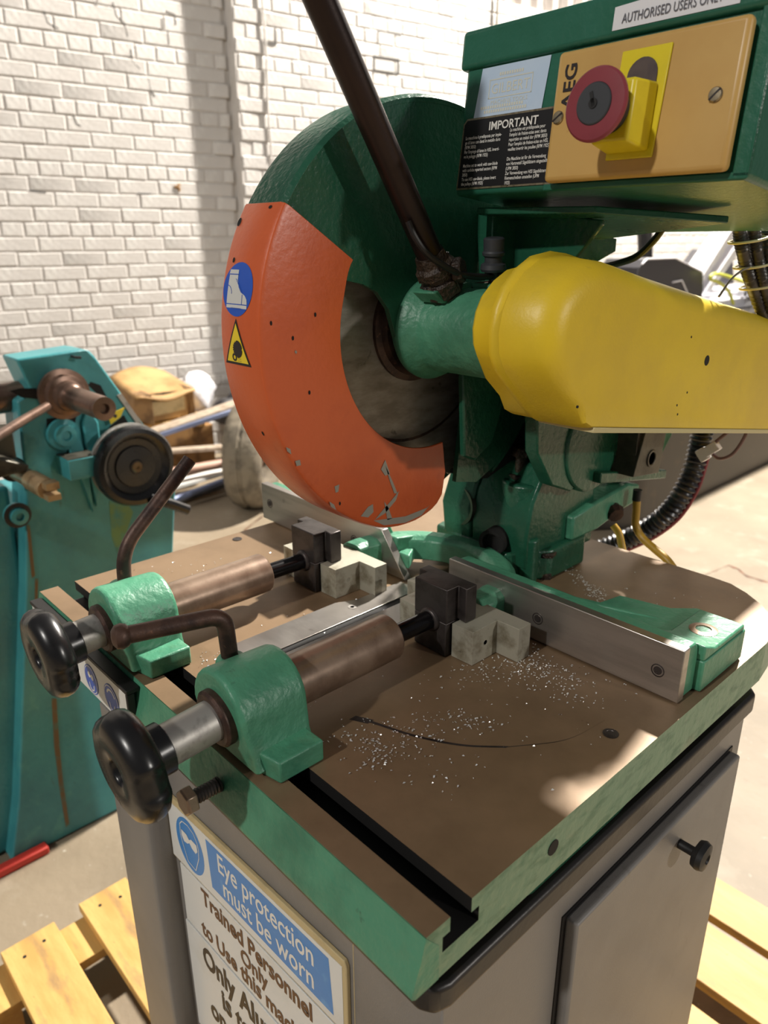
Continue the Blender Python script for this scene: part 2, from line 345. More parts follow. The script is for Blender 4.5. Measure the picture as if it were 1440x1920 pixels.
# joints left open round two bricks, hairline cracks and a chip in the paint
mb = MB(W)
def frame(u0, u1, z0, z1, d, t=.006, sides='lrtb'):
    for c, q in (('l', (u0, u0 + t, z0, z1)), ('r', (u1 - t, u1, z0, z1)), ('b', (u0, u1, z0, z0 + t)), ('t', (u0, u1, z1 - t, z1))):
        if c in sides: wbox(mb, q[0], q[1], d - .008, d - .0035, q[2], q[3])
frame(1.80, 2.0, 2.39, 2.475, .121)
frame(1.83, 2.03, 2.545, 2.62, .121, .004, 'lt'); frame(1.00, 1.10, 2.45, 2.54, .121, .004, 'rb')
mb.build('open_joint', 'jointdark', wall2, smooth=0)
mb = MB(W); mb.auto = 1
for pts in ([(.10, 2.60), (.13, 2.56), (.16, 2.555), (.17, 2.53)], [(.26, 2.56), (.27, 2.50), (.31, 2.47), (.32, 2.41)], [(.52, 2.52), (.52, 2.46)], [(.55, 2.46), (.55, 2.40)], [(.33, 2.35), (.33, 2.29), (.37, 2.26)], [(.41, 2.22), (.42, 2.16), (.44, 2.13)], [(-.1, 2.47), (-.09, 2.42), (-.04, 2.40)],
            [(-.02, 2.0), (-.01, 1.96), (.01, 1.95)], [(.55, 2.56), (.60, 2.55), (.60, 2.50)], [(-.30, 1.62), (-.22, 1.61)], [(.28, 1.62), (.36, 1.62)]):
    mb.pipe([wl(u - .07, .0035, z) for u, z in pts], (.0022), 5)
mb.build('paint_crack', 'jointdark', wall1, smooth=0, each=True)
mb = MB(W); c = wl(.455, .006, 1.66)
mb.lathe(c, WN, [(.016, -.004), (.02, 0), (.012, .006), (.002, .008)], 9, mod=lambda t, r, h: 1 + .5 * math.sin(3 * t + 1))
mb.build('brick_chip', 'canvas_dark', wall1)
mb = MB(W); mb.pipe([wl(1.02 + .004 * math.sin(i), .128, 3.1 - i * .09) for i in range(15)], .006, 8)
mb.pipe([wl(1.035, .128, 1.84 - i * .09) for i in range(4)], .005, 8)
mb.build('wall_conduit', 'mortar', wall2)
mb = MB(W); mb.pipe([wl(2.83, .135, 3.3), wl(2.83, .135, 2.6), wl(2.82, .135, 1.8)], .009, 8)
mb.build('wall_cable', 'gwire', wall2)
# grey ribbed sheeting above the brickwork
mb = MB(W); pts = []
for i in range(160):
    u = 2.9 + i * .04; pts.append((u, .06 + (.03 if i % 4 in (1, 2) else 0)))
mb.loft([[tuple(wl(u, d, z)) for u, d in pts] for z in (2.9, 4.2)], cap=False)
mb.build('wall_sheeting', 'sheet', wall2, smooth=0)

# ================================================================ MITRE SAW (top-level thing) on its cabinet
saw = thing('mitre_saw', 'green mitre cutting saw with orange blade guard, yellow belt cover and brown cast iron table', 'saw', U((-.8, .8, -.15)))
# ---- work table
mb = MB()
zb = -.112
prof = [(0, 0), (.055, 0), (.055, -.03), (.038, -.03), (.038, -.062), (.126, -.062), (.126, -.03), (.1065, -.03), (.1065, 0), (.55, 0), (.55, zb), (.02, zb), (0, zb + .02)]
def slab(mb):
    n = len(prof); vs = [(x, p[0], p[1]) for x in (-1.635, 0) for p in prof]
    mb.m = 0; mb.add(vs, [tuple(range(n)), tuple(range(2 * n - 1, n - 1, -1))])
    for i in range(n):
        j = (i + 1) % n; top = prof[i][1] == 0 and prof[j][1] == 0
        if prof[i][0] == .55 and prof[j][0] == .55: continue
        mb.m = 1 if top else (2 if 1 <= i <= 7 else 0)
        mb.add([vs[i], vs[j], vs[n + j], vs[n + i]], [(0, 1, 2, 3)])
slab(mb)
out = [(-1.635, .55), (0, .55)] + [(0, 1.28), (-.012, 1.37), (-.045, 1.44), (-.10, 1.50), (-.16, 1.545), (-.22, 1.575), (-.28, 1.58)] + [(-1.40, 1.58), (-1.52, 1.56), (-1.60, 1.50), (-1.635, 1.42)]
n = len(out); a = [(x, y, 0) for x, y in out]; b_ = [(x, y, zb) for x, y in out]
mb.m = 1; mb.add(a, [tuple(range(n))]); mb.m = 0; mb.add(b_, [tuple(range(n))])
for i in range(1, n): mb.add([a[i], a[(i + 1) % n], b_[(i + 1) % n], b_[i]], [(0, 1, 2, 3)])
table = mb.build('work_table', ['green_side', 'brown', 'black_slot'], saw, smooth=25)
mb = MB(); mb.prism([(-.001, -.001), (-.012, -.045), (-.030, zb + .016), (-.030, zb + .006), (-.022, zb), (.03, zb), (.03, -.04)], 'x', -1.636, .001)      # painted front face, flaring outwards
mb.build('front_face', 'green', table)
mb = MB(); mb.box(0, .006, .0, .0001, -.1, -.05); mb = MB()
mb.prism([(.02, zb), (.30, zb), (.33, zb - .012), (.62, zb - .012), (.64, zb), (1.2, zb), (1.2, zb - .02), (.66, zb - .02), (.60, zb - .032), (.3, zb - .032), (.27, zb - .02), (.03, zb - .02)], 'x', -1.6, -.012)
mb.build('lower_edge', 'green_dark', table, bevel=.001)
mb = MB(); mb.auto = 1
for (x, y) in ((-.0757, .6476), (-1.582, .6665)):
    mb.lathe((x, y, .0008), (0, 0, 1), [(.017, 0), (.017, .001), (.011, .001), (.010, -.0005), (.004, -.0005)], 20)
mb.build('set_screw', 'steel_dark', table, each=True)
mb = MB(); mb.lathe((.0005, .335, -.048), (1, 0, 0), [(.016, -.004), (.016, .0008), (.0005, .0009)], 20); mb.build('side_hole', 'darkvoid', table)
mb = MB(); mb.auto = 1
for pts, w_ in (([(-.46, .30), (-.36, .335), (-.27, .385), (-.20, .45)], .004), ([(-.20, .45), (-.13, .56), (-.11, .68)], .0015), ([(-.50, .28), (-.46, .30)], .010)):
    q = spline([Vector((x, y, .0004)) for x, y in pts], 6); mb.add([(v.x, v.y - w_, .0004) for v in q] + [(v.x, v.y + w_, .0004) for v in reversed(q)], [tuple(range(2 * len(q)))])
mb.build('scuff_mark', 'steel_dark', table, smooth=0, each=True)
# blade slot with its two aluminium inserts
mb = MB(); mb.box(-.847, -.817, .16, .84, .0004, .0012); mb.build('blade_slot', 'black_slot', table, smooth=0)
for nm, o in (('l', [(-.847, .17), (-.847, .84), (-.925, .84), (-.925, .66), (-.952, .60), (-.952, .26), (-.90, .22), (-.885, .17)]), ('r', [(-.822, .17), (-.822, .84), (-.735, .84), (-.735, .20)])):
    mb = MB(); mb.prism(o, 'z', .0004, .005)
    p = mb.build('slot_insert', 'alu', table, bevel=.0005)
    mb = MB(); mb.lathe((o[0][0] + (-.05 if nm == 'l' else .045), .62, .005), (0, 0, 1), [(.013, 0), (.013, .0008), (.006, .0008), (.006, -.001)], 16); mb.build('insert_screw', 'steel', table)
# hex bolt in the front face
BO = Vector((-0.5736, -0.02, -0.0536))
mb = MB(); mb.lathe(BO, (0, -1, 0), [(.0165, 0), (.0165, .004)] + [(.0165 if k % 2 else .0145, .004 + k * .0035) for k in range(16)] + [(.015, .062)], 20)
mb.build('bolt_thread', 'steel_dark', table)
mb = MB(); mb.hexhead(BO - Vector((0, .060, 0)), (0, -1, 0), .030, .024); mb.build('hex_bolt_head', 'tube', table, bevel=.0006)
# black edged sign plate with two round pictograms, left of the front face
mb = MB(); mb.box(-1.60, -.965, -.038, -.030, -.130, -.020); sp = mb.build('sign_plate', 'signw', table, bevel=.0006, label='cream plate with two round blue pictograms')
mb = MB(); mb.box(-1.61, -.955, -.040, -.006, -.020, -.008); mb.box(-.965, -.955, -.040, -.02, -.13, -.02); mb.build('plate_edge', 'black', table, bevel=.0008)
pl = Pl((-1.245, -.0385, -.082), (1, 0, 0), (0, 0, 1))
def picto_ring(mb, pl, cx, cy, r, k=28):
    a = ell(cx, cy, r * .93, r * .93, k); b2 = ell(cx, cy, r * .87, r * .87, k)
    for i in range(k): flat(mb, pl, [a[i], a[(i + 1) % k], b2[(i + 1) % k], b2[i]], .0012)
mb = MB(); mb.auto = 1
for cx in (0.06, .185): flat(mb, pl, ell(cx, 0, .043, .043), .0006)
mb.build('blue_disc', 'blue', table, smooth=0, each=True)
mb = MB()
for cx in (0.06, .185): picto_ring(mb, pl, cx, 0, .043)
flat(mb, pl, ell(.051, .012, .0085, .009), .001); flat(mb, pl, ell(.070, .010, .0085, .009), .001); flat(mb, pl, rect(.051, .07, .008, .014), .0009)
for ccx in (.06, .185):
    flat(mb, pl, [(ccx - .017, -.012), (ccx - .013, -.030), (ccx, -.036), (ccx + .013, -.030), (ccx + .017, -.012), (ccx + .012, -.014), (ccx + .009, -.027), (ccx, -.031), (ccx - .009, -.027), (ccx - .012, -.014)], .001)
q = arc(.185, .004, .026, 20, 160, 12); q2 = arc(.185, .004, .020, 160, 20, 12); 
for i in range(12): flat(mb, pl, [q[i], q[i + 1], q2[11 - i], q2[12 - i]], .001)
mb.build('pictogram', 'white', table, smooth=0)
mb = MB()
for k in range(7): mb.box(-1.58, -1.30 + .01 * (k % 3), -.0388, -.0382, -.055 - k * .009, -.052 - k * .009)
for cx in (-.33 + .06, -.33 + .185): pass
mb.build('faded_print', 'inkg', table, smooth=0)

# ---- fence: two plates on a cast bracket
mb = MB(); mb.prism([(-1.695, 0.004), (-.919, .004), (-1.025, .143), (-1.695, .143)], 'y', .855, .882)
f1 = mb.build('fence_plate', 'alu', saw, bevel=.0008, label='left aluminium fence plate with a slanted end')
mb = MB(); mb.prism([(-.735, .004), (-.028, .004), (-.028, .14), (-.735, .14)], 'y', .85, .877)
f2 = mb.build('fence_plate', 'alu', saw, bevel=.0008, label='right aluminium fence plate with a square end')
def capscrew(x, y, z, d, par, r=.0165):
    mb = MB(); mb.lathe((x, y, z), d, [(r, -.01), (r, .001), (r * .86, .0015), (r * .8, -.001), (r * .62, -.001), (r * .62, .0012), (r * .42, .0012)], 20, cap=False)
    mb.lathe((x, y, z), d, [(r * .45, .0012), (r * .42, -.008)], 6); mb.build('fence_screw', 'steel_dark', par)
for x, z in ((-1.645, .073), (-1.16, .07)): capscrew(x, .855, z, (0, -1, 0), f1)
for x, z in ((-.42, .069), (-.084, .0665)): capscrew(x, .85, z, (0, -1, 0), f2)
mb = MB()
def rail(x0, x1): mb.prism([(.878, .004), (.878, .136), (.915, .136), (.93, .11), (.94, .03), (.96, .02), (.96, .004)], 'x', x0, x1)
rail(-.72, -.032); mb.prism([(.883, .004), (.883, .138), (.915, .138), (.93, .11), (.94, .03), (.96, .02), (.96, .004)], 'x', -1.68, -1.05)
mb.prism([(-.40, .93), (-.36, .95), (-.33, 1.10), (-.20, 1.13), (-.15, 1.18), (-.04, 1.18), (-.014, 1.155), (-.014, .93)], 'z', .004, .085)     # right foot
mb.prism([(.93, .085), (.93, .125), (.99, .10), (1.15, .10), (1.15, .085)], 'x', -.13, -.016)
mb.prism([(-1.30, .93), (-1.34, .95), (-1.37, 1.10), (-1.5, 1.13), (-1.55, 1.18), (-1.66, 1.18), (-1.68, 1.155), (-1.68, .93)], 'z', .004, .085)
mb.add([(-.50, .93, .10), (-.50, .95, .10), (-.18, 1.07, .085), (-.18, 1.05, .085), (-.50, .93, .03), (-.50, .95, .03), (-.18, 1.07, .03), (-.18, 1.05, .03)], [(0, 1, 2, 3), (4, 7, 6, 5), (0, 3, 7, 4), (1, 5, 6, 2), (0, 4, 5, 1), (3, 2, 6, 7)])
# half ring joining both sides behind the blade
rings = []
for i in range(25):
    t = R(188 - i * 196 / 24); cx, cy = -.82, .80; ri, ro = .215, .295
    rings.append([(cx + r * math.cos(t), cy + r * math.sin(t) * .98, z) for r, z in ((ri, .03), (ri, .095), (ri + .02, .108), (ro - .02, .108), (ro, .09), (ro, .03))])
mb.loft(rings)
mb.prism([(.882, .12), (.882, .07), (1.0, .045), (1.0, .10)], 'x', -1.02, -.985)
mb.prism([(-1.045, .882), (-.93, .882), (-.98, .96), (-1.06, 1.0)], 'z', .03, .075)
mb.build('fence_bracket', 'green', saw, bevel=.0016, seg=2)
mb = MB(); mb.lathe((-.075, 1.05, .10), (0, 0, 1), [(.034, -.004), (.034, .001), (.024, .003), (.019, .003), (.016, -.012)], 24); mb.build('bracket_bolt', 'tube', saw)

# ---- the two screw clamps
def clamp(dx, dy, lev, lab, inn=0.0):
    ax = -.585 + dx; az = .096; fd = Vector((.0, -1, -.085))
    def V(x, y, z): return (x + dx, y + dy, z)
    mb = MB(lambda p: U((p[0] + dx, p[1] + dy, p[2])))
    mb.prism([(-.715, .02), (-.515, .02), (-.43, .036), (-.43, .145), (-.74, .145), (-.74, .036)], 'z', 0.001, .05)       # flange
    sec = []
    for y, r, z0 in ((-.004, .090, .0), (.004, .096, 0), (.15, .092, 0.0), (.158, .086, 0.0)):
        pts = [(-.585 - r - .022, .01), (-.585 - r - .006, .045)] + [(-.585 + r * math.cos(t), .104 + r * math.sin(t)) for t in [math.pi - k * math.pi / 14 for k in range(15)]] + [(-.585 + r + .006, .045), (-.585 + r + .022, .01)]
        if y < .02: pts[0] = (pts[0][0], .012); pts[-1] = (pts[-1][0], .012)
        sec.append([(p[0], y + (.012 if y < .1 and p[1] < .05 else 0), p[1]) for p in pts])
    mb.loft(sec)
    mb.lathe((-.672, .088, .05), (0, 0, 1), [(.036, 0), (.034, .10), (.028, .112)], 20)                             # boss of the lever
    body = mb.build('clamp_body', 'green', saw, bevel=.0028, seg=3, label=lab)
    def bl(fn, name, m, **k):
        mb = MB(lambda p: U((p[0] + dx, p[1] + dy, p[2]))); fn(mb); return mb.build(name, m, body, **k)
    bl(lambda m: m.lathe((-.585, 0, az), fd, [(.062, -.004), (.062, .012), (.056, .017), (.044, .017), (.044, 0)], 40, cap=False), 'collar', 'rust')
    bl(lambda m: m.lathe((-.585, 0, az), fd, [(.043, -.02), (.043, .128 - inn), (.03, .13 - inn)], 40), 'screw_shaft', 'steel')
    bl(lambda m: m.lathe((-.585, -.118 + inn, az - .118 * .085), fd, [(.047, 0), (.052, .003), (.052, .045), (.047, .052), (.044, .085)], 40), 'hub', 'plastic')
    def wheel(m):
        prof = [(.03, .0), (.072, -.004), (.096, .0), (.107, .008), (.113, .020), (.114, .034), (.109, .048), (.098, .059), (.080, .065), (.056, .064), (.030, .061), (.026, .056), (.022, .030), (.001, .030)]
        a_ = fd.normalized().orthogonal().normalized(); b_ = fd.normalized().cross(a_); D = Vector((1, 0, .12)) if dx == 0 else Vector((1, 0, -.25))
        ph = math.atan2(D.dot(b_), D.dot(a_))
        def sc(t, r, h):
            if r < .05: return 1
            k = 1.0
            for j in range(3):
                d = (t - ph - j * 2 * math.pi / 3 + math.pi) % (2 * math.pi) - math.pi
                k -= .10 * math.exp(-(d / .27) ** 6) * min(1, max(0, (r - .07) / .035))
            return k
        m.lathe((-.585, -.158 + inn, az - .158 * .085), fd, prof, 90, mod=sc)
    hw = bl(wheel, 'handwheel', 'plastic', smooth=50)
    bl(lambda m: m.lathe((-.585, .15, az), (0, 1, 0), [(.057, 0), (.057, .318), (.054, .322), (.04, .322)], 40), 'clamp_tube', 'tube')
    bl(lambda m: m.cyl((-.585, .46, az - .004), (-.585, .62, az - .006), .024), 'push_rod', 'blackgloss')
    def jaw(m):
        m.prism([(-.641, .616), (-.530, .616), (-.530, .660), (-.501, .656), (-.501, .697), (-.669, .697), (-.669, .660), (-.641, .660)], 'z', .095, .19)
        m.prism([(-.641, .616), (-.530, .616), (-.530, .697), (-.641, .697)], 'z', .002, .0955)
        m.lathe((-.585, .616, az - .006), (0, -1, 0), [(.034, -.002), (.033, .003), (.028, .010)], 24)
    bl(jaw, 'jaw', 'steel_dark', bevel=.001)
    def blk(m):
        for s in (0, 1):
            def X(x): return x if not s else -.587 * 2 - x
            m.prism([(X(-.6 if s else -.574), .703), (X(-.525), .703), (X(-.525), .634), (X(-.458), .636), (X(-.458), .73), (X(-.39), .731), (X(-.39), .778), (X(-.574), .778)] if not s else
                    [(X(-.574), .703), (X(-.525), .703), (X(-.525), .634), (X(-.458), .636), (X(-.458), .73), (X(-.39), .731), (X(-.39), .778), (X(-.574), .778)], 'z', .001, .094)
        m.box(-.60, -.57, .7035, .7775, .0012, .0938)
        m.lathe((-.458, .685, .048), (1, 0, 0), [(.008, .0), (.008, .0006), (.0065, .0007), (.006, -.006)], 14)
    bl(blk, 'jaw_block', 'blockal', bevel=.0008, label='pale grimy aluminium block with stepped ends')
    bl(lev, 'locking_lever', 'rust')
    return body
def lever2(m):
    p = fillet([(-.675, .09, .10), (-.675, .082, .262), (-.735, -.108, .262)], .035, 8)
    m.pipe([(v[0], v[1], v[2]) for v in p], .0185, 16)
    m.lathe((-.735, -.108, .262), (-.06, -.19, 0), [(.0185, -.008), (.0225, -.004), (.0265, .006), (.024, .018), (.014, .0255), (.002, .027)], 20)
def lever1(m):
    # same lever, its arm turned up and away from the operator
    p = fillet([(-.682, .10, .10), (-.682, .108, .245), (-.682, .325, .445)], .06, 8)
    m.pipe([(v[0], v[1], v[2]) for v in p], lambda t: .0185, 16)
clamp(0, 0, lever2, 'green cast clamp body nearest the camera')
clamp(-.518, -.012, lever1, 'green cast clamp body on the left', .05)

# ---- saw head
GY, GZ = .785, .789                   # blade axis
def pol(r, a): return (GY + r * math.cos(R(a)), GZ + r * math.sin(R(a)))
# upper guard: two side walls and a rim
out = [pol(.5065, a) for a in range(160, -60, -4)] + [(.985, .335), (.895, .355)]
inn = [(.905, .45), (.925, .60), (.935, .635), (.90, .665), (.83, .668), (.785, .668), (.72, .695), (.675, .735), (.655, .79), (.635, .845), (.60, .885), (.555, .905), (.505, .915), (.42, .93), (.30, .968)]
mb = MB(); mb.prism(out + inn, 'x', -.772, -.7575)
mb.prism([pol(.518, a) for a in range(160, -80, -4)] + [(.9, .30), (.80, .30)] + [pol(.42, a) for a in range(-100, -200, -10)], 'x', -.900, -.888)
up = [pol(.522, a) for a in range(158, -56, -4)]; ui = [pol(.508, a) for a in range(-58, 156, 4)]
rings = []
for a in range(158, -60, -3):
    rings.append([(x, *pol(r, a)) for x, r in ((-.895, .506), (-.895, .519), (-.888, .524), (-.768, .524), (-.7565, .516), (-.7565, .506))])
mb.loft(rings)
guard = mb.build('blade_guard', 'green_dark', saw, bevel=.0012)
mb = MB(); mb.prism([(.985, .34), (.975, .60), (1.30, .60), (1.30, .40), (1.05, .33)], 'x', -.89, -.77); mb.build('guard_shade_fill', 'darkvoid', guard)  # black block, paints in the shade inside the guard
# lower, swinging guard
rings = []
for k in range(56):
    f_ = k / 55; a = 147.3 + f_ * (278 - 147.3)
    ri = .307 + .008 * math.exp(-((a - 150) / 8) ** 2)
    ro = .528
    for (a0, v0), (a1, v1) in zip(((250, .528), (256, .523), (264, .511), (270.5, .494), (275, .474), (277, .44)), ((256, .523), (264, .511), (270.5, .494), (275, .474), (277, .44), (279, .37))):
        if a0 < a <= a1: ro = v0 + (v1 - v0) * (a - a0) / (a1 - a0)
    def e(r, x):
        return (x, *pol(r, a))
    rings.append([e(ri, -.757), e(ri, -.749), e(ro - .014, -.748), e(ro - .004, -.752), e(ro, -.762), e(ro, -.888), e(ro - .004, -.898), e(ro - .014, -.902), e(ri, -.902), e(ri, -.894), e(ro - .016, -.892), e(ro - .016, -.758)])
mb = MB(); mb.loft(rings); low = mb.build('lower_guard', 'orange', saw, smooth=40, bevel=.0006)
# stickers and scratches on the orange guard
class Rim:
    """sticker surface wrapped round the rim: a runs along the axle, b round the rim"""
    def __init__(s, x, ang): s.x0 = x; s.a = ang
    def __call__(s, a, b, h=0):
        t = s.a - math.degrees(b / .528); return (s.x0 + a, *pol(.528 + h, t))
rm = Rim(-.832, 167.5)
mb = MB(); flatc(mb, rm, [(.056 * math.cos(t), .056 * math.sin(t)) for t in [2 * math.pi * i / 40 for i in range(40)]], .0008); st = mb.build('boot_sticker', 'blue', low, smooth=0, label='round blue safety boot sticker')
mb = MB()
flatc(mb, rm, [(-.036, .040), (-.004, .040), (-.003, .020), (.004, .004), (.014, -.006), (.030, -.012), (.038, -.020), (.040, -.030), (-.038, -.030)], .0013)
flatc(mb, rm, [(-.038, -.032), (.040, -.032), (.040, -.039), (-.038, -.039)], .0013)
flatc(mb, rm, [(-.038, .030), (-.036, .040), (-.036, .030)], .0013)
mb.build('boot_pictogram', 'boot', low, smooth=0)
mb = MB()
flatc(mb, rm, rect(-.036, -.003, .0295, .0312), .002); flatc(mb, rm, [(.020, -.010), (.0215, -.0105), (.0215, -.030), (.020, -.030)], .002)
for i in range(6): flatc(mb, rm, [(-.010 + i * .0045, .022 - i * .0046), (-.003 + i * .0045, .018 - i * .0046), (-.003 + i * .0045, .0165 - i * .0046), (-.010 + i * .0045, .0205 - i * .0046)], .002)
q = arc(-.038, -.010, .018, 90, 0, 8); q2 = arc(-.038, -.010, .0165, 0, 90, 8)
for i in range(8): flatc(mb, rm, [q[i], q[i + 1], q2[7 - i], q2[8 - i]], .002)
for i in range(10): flatc(mb, rm, [(-.02 + i * .004, -.0395), (-.0185 + i * .004, -.0372), (-.017 + i * .004, -.0395)], .002)
mb.build('boot_lines', 'blue', low, smooth=0)
rt = Rim(-.832, 180.5)
def tri(s): return [(0, .060 * s), (.050 * s, -.038 * s), (-.050 * s, -.038 * s)]
mb = MB(); flatc(mb, rt, tri(1), .0008); mb.build('warning_sticker', 'ink', low, smooth=0, label='triangular yellow warning sticker with a saw blade')
mb = MB(); flatc(mb, rt, [(0, .050), (.0415, -.0325), (-.0415, -.0325)], .0013); mb.build('warning_field', 'signy', low, smooth=0)
mb = MB(); flatc(mb, rt, [(.004 + (.0185 if i % 2 else .0155) * math.cos(math.pi * i / 20), -.004 + (.0185 if i % 2 else .0155) * math.sin(math.pi * i / 20)) for i in range(40)], .002)
a = ell(-.010, -.022, .0085, .0085, 20); b2 = ell(-.010, -.022, .0045, .0045, 20)
for i in range(20): flatc(mb, rt, [a[i], a[(i + 1) % 20], b2[(i + 1) % 20], b2[i]], .0022)
for i in range(6): flatc(mb, rt, ell(.004 + (i % 3) * .005, -.024 - (i // 3) * .005, .0012, .0008, 6), .0022)
mb.build('warning_pictogram', 'ink', low, smooth=0)
gf = Pl((-.748, GY, GZ), (0, 1, 0), (0, 0, 1))
def gp(x, y):
    return (x, y)
mb = MB(); mb.auto = 1
rnd = random.Random(3)
def blob(y, z, ry, rz, k, rot=0):
    pts = []
    for i in range(11):
        t = 2 * math.pi * i / 11; r = 1 + rnd.uniform(-.45, .3); a, b = ry * r * math.cos(t), rz * r * math.sin(t)
        pts.append((a * math.cos(rot) - b * math.sin(rot) + y, a * math.sin(rot) + b * math.cos(rot) + z))
    flat(mb, gf, pts, .0008)
SCR = [[(0.5982, 0.4567), (0.613, 0.4789), (0.6295, 0.4388), (0.6128, 0.4367)], [(0.6129, 0.4649), (0.6408, 0.4119), (0.6561, 0.3793), (0.6446, 0.382), (0.6276, 0.422)], [(0.6619, 0.3853), (0.6504, 0.3616), (0.6122, 0.3357), (0.5748, 0.3262), (0.601, 0.3444), (0.6312, 0.3632)], [(0.5281, 0.3484), (0.5535, 0.3678), (0.5699, 0.3709), (0.5714, 0.3489), (0.5531, 0.3391)], [(0.447, 0.4457), (0.4619, 0.4477), (0.458, 0.4297), (0.4497, 0.4289)], [(0.335, 0.5319), (0.3485, 0.5317), (0.3508, 0.5186), (0.3388, 0.5186)], [(0.5711, 0.3257), (0.6858, 0.3079), (0.7674, 0.3118), (0.7798, 0.318), (0.7469, 0.2953), (0.686, 0.2896), (0.6082, 0.3027)], [(0.6086, 0.3687), (0.6236, 0.3475), (0.6369, 0.3145), (0.6197, 0.3145)], [(0.3122, 0.5685), (0.3234, 0.5615), (0.3256, 0.5487), (0.3145, 0.5583)], [(0.4293, 0.412), (0.4437, 0.4004), (0.4498, 0.3851), (0.4337, 0.3974)], [(0.3504, 0.7777), (0.3544, 0.7727), (0.3513, 0.7685), (0.3473, 0.7734)]]
for l in SCR:
    y0 = sum(p[0] for p in l) / len(l); 
    flat(mb, gf, [(p[0] - GY, p[1] - GZ) for p in l], .0008)
mb.build('bare_scratch', 'scratch', low, smooth=0, each=True)
mb = MB(); mb.auto = 1
for (x, y) in [(0.4074, 0.8477), (0.3447, 0.803), (0.462, 0.3986), (0.3832, 0.6806), (0.2907, 0.8382)]:
    flat(mb, gf, ell(x - GY, y - GZ, .003, .005, 8), .0008)
for a, b in ((-.045, 12), (-.045, 3), (.01, 44)): flat(mb, Rim(-.82, 158 + b), ell(a, 0, .004, .006, 8), .001)
flat(mb, Rim(-.885, 152), ell(0, 0, .006, .010, 9), .001); flat(mb, Rim(-.79, 148.6), ell(0, 0, .006, .004, 9), .001)
mb.build('paint_chip', 'darkvoid', low, smooth=0, each=True)
# blade, flange, arbor
mb = MB(); 
tn = 96; ring0, ring1 = [], []
pts = []
for i in range(tn):
    a = 360 * i / tn
    pts += [pol(.452, a), pol(.464, a + 1.2), pol(.451, a + 2.2)]
mb.prism(pts, 'x', -.834, -.826); blade = mb.build('saw_blade', 'blade', saw, smooth=0)
mb = MB(); mb.lathe((-.826, GY, GZ), (1, 0, 0), [(.305, 0), (.305, .0006), (.297, .0006)], 64, cap=False)
mb.lathe((-.826, GY, GZ), (1, 0, 0), [(.140, 0), (.140, .010), (.125, .016), (.118, .03)], 48); mb.build('blade_flange', 'rust', blade)
# spindle tube
mb = MB(); mb.lathe((-.80, GY, GZ), (1, 0, 0), [(.10, -.0), (.124, .03), (.128, .046), (.118, .07), (.106, .085), (.1025, .095), (.1025, .30), (.11, .306)], 48)
mb.prism([(.665, .885), (.71, .905), (.80, .905), (.80, .86), (.70, .86)], 'x', -.712, -.64)
mb.prism([(.80, .76), (.80, .90), (1.02, .94), (1.08, .86), (1.08, .72), (.98, .69)], 'x', -.70, -.52)
sp_ = mb.build('spindle_housing', 'green', saw, bevel=.002)
# feed handle
HX = -.665; h0 = Vector((HX, .742, .872)); h1 = Vector((HX, .385, 1.402)); hd = (h1 - h0).normalized()
mb = MB(); mb.cyl(h0 + hd * .09, h0 + hd * 1.05, .0305, .0305, 28); hp = mb.build('feed_handle', 'pipe', saw)
mb = MB(); mb.lathe(h0, hd, [(.036, -.02), (.037, .012), (.046, .018), (.048, .05), (.040, .058), (.040, .066), (.047, .070), (.047, .088), (.038, .096), (.034, .12)], 22, mod=lambda t, r, h: 1 + .05 * math.sin(7 * t + 40 * h) + .03 * math.sin(13 * t))
mb.build('handle_socket', 'grime', hp)
mb = MB(); mb.hexhead(h0 + hd * .072 + Vector((.035, .02, 0)), (.8, .35, .15), .030, .024); mb.lathe(h0 + hd * .035, hd, [(.04, 0), (.052, .002), (.052, .018), (.04, .02)], 6)
mb.build('handle_nut', 'grime', hp, bevel=.001)
C_ = [(-0.645, 0.5875, 1.037), (-0.635, 0.599, 1.0047), (-0.625, 0.6258, 0.9717), (-0.615, 0.6673, 0.9465), (-0.605, 0.7194, 0.9258), (-0.6, 0.7888, 0.9179), (-0.6, 0.8677, 0.9201), (-0.6, 0.9505, 0.9287)]
mb = MB(); mb.pipe(spline([Vector(c) for c in C_], 5), .0075, 10); mb.build('handle_cable', 'black', saw)
# lock knob beside the handle
KC = (-0.6, 0.8262, 0.9394)
mb = MB(); kd = Vector((.06, -.10, 1)).normalized(); k0 = Vector(KC) - kd * .03
mb.lathe(k0, kd, [(.010, -.05), (.010, .018), (.028, .02), (.031, .026), (.029, .036), (.021, .04), (.021, .052), (.026, .056), (.027, .062), (.024, .066)] + [(.024, .066), (.0245, .092), (.021, .095)], 28)
kn = mb.build('lock_knob', 'key', saw)
mb = MB(); mb.pipe([k0 + Vector((-.045, -.02, -.02)), k0 + Vector((0, 0, -.012)), k0 + Vector((.03, .01, -.02))], .012, 8); mb.build('knob_bracket', 'rust', kn)

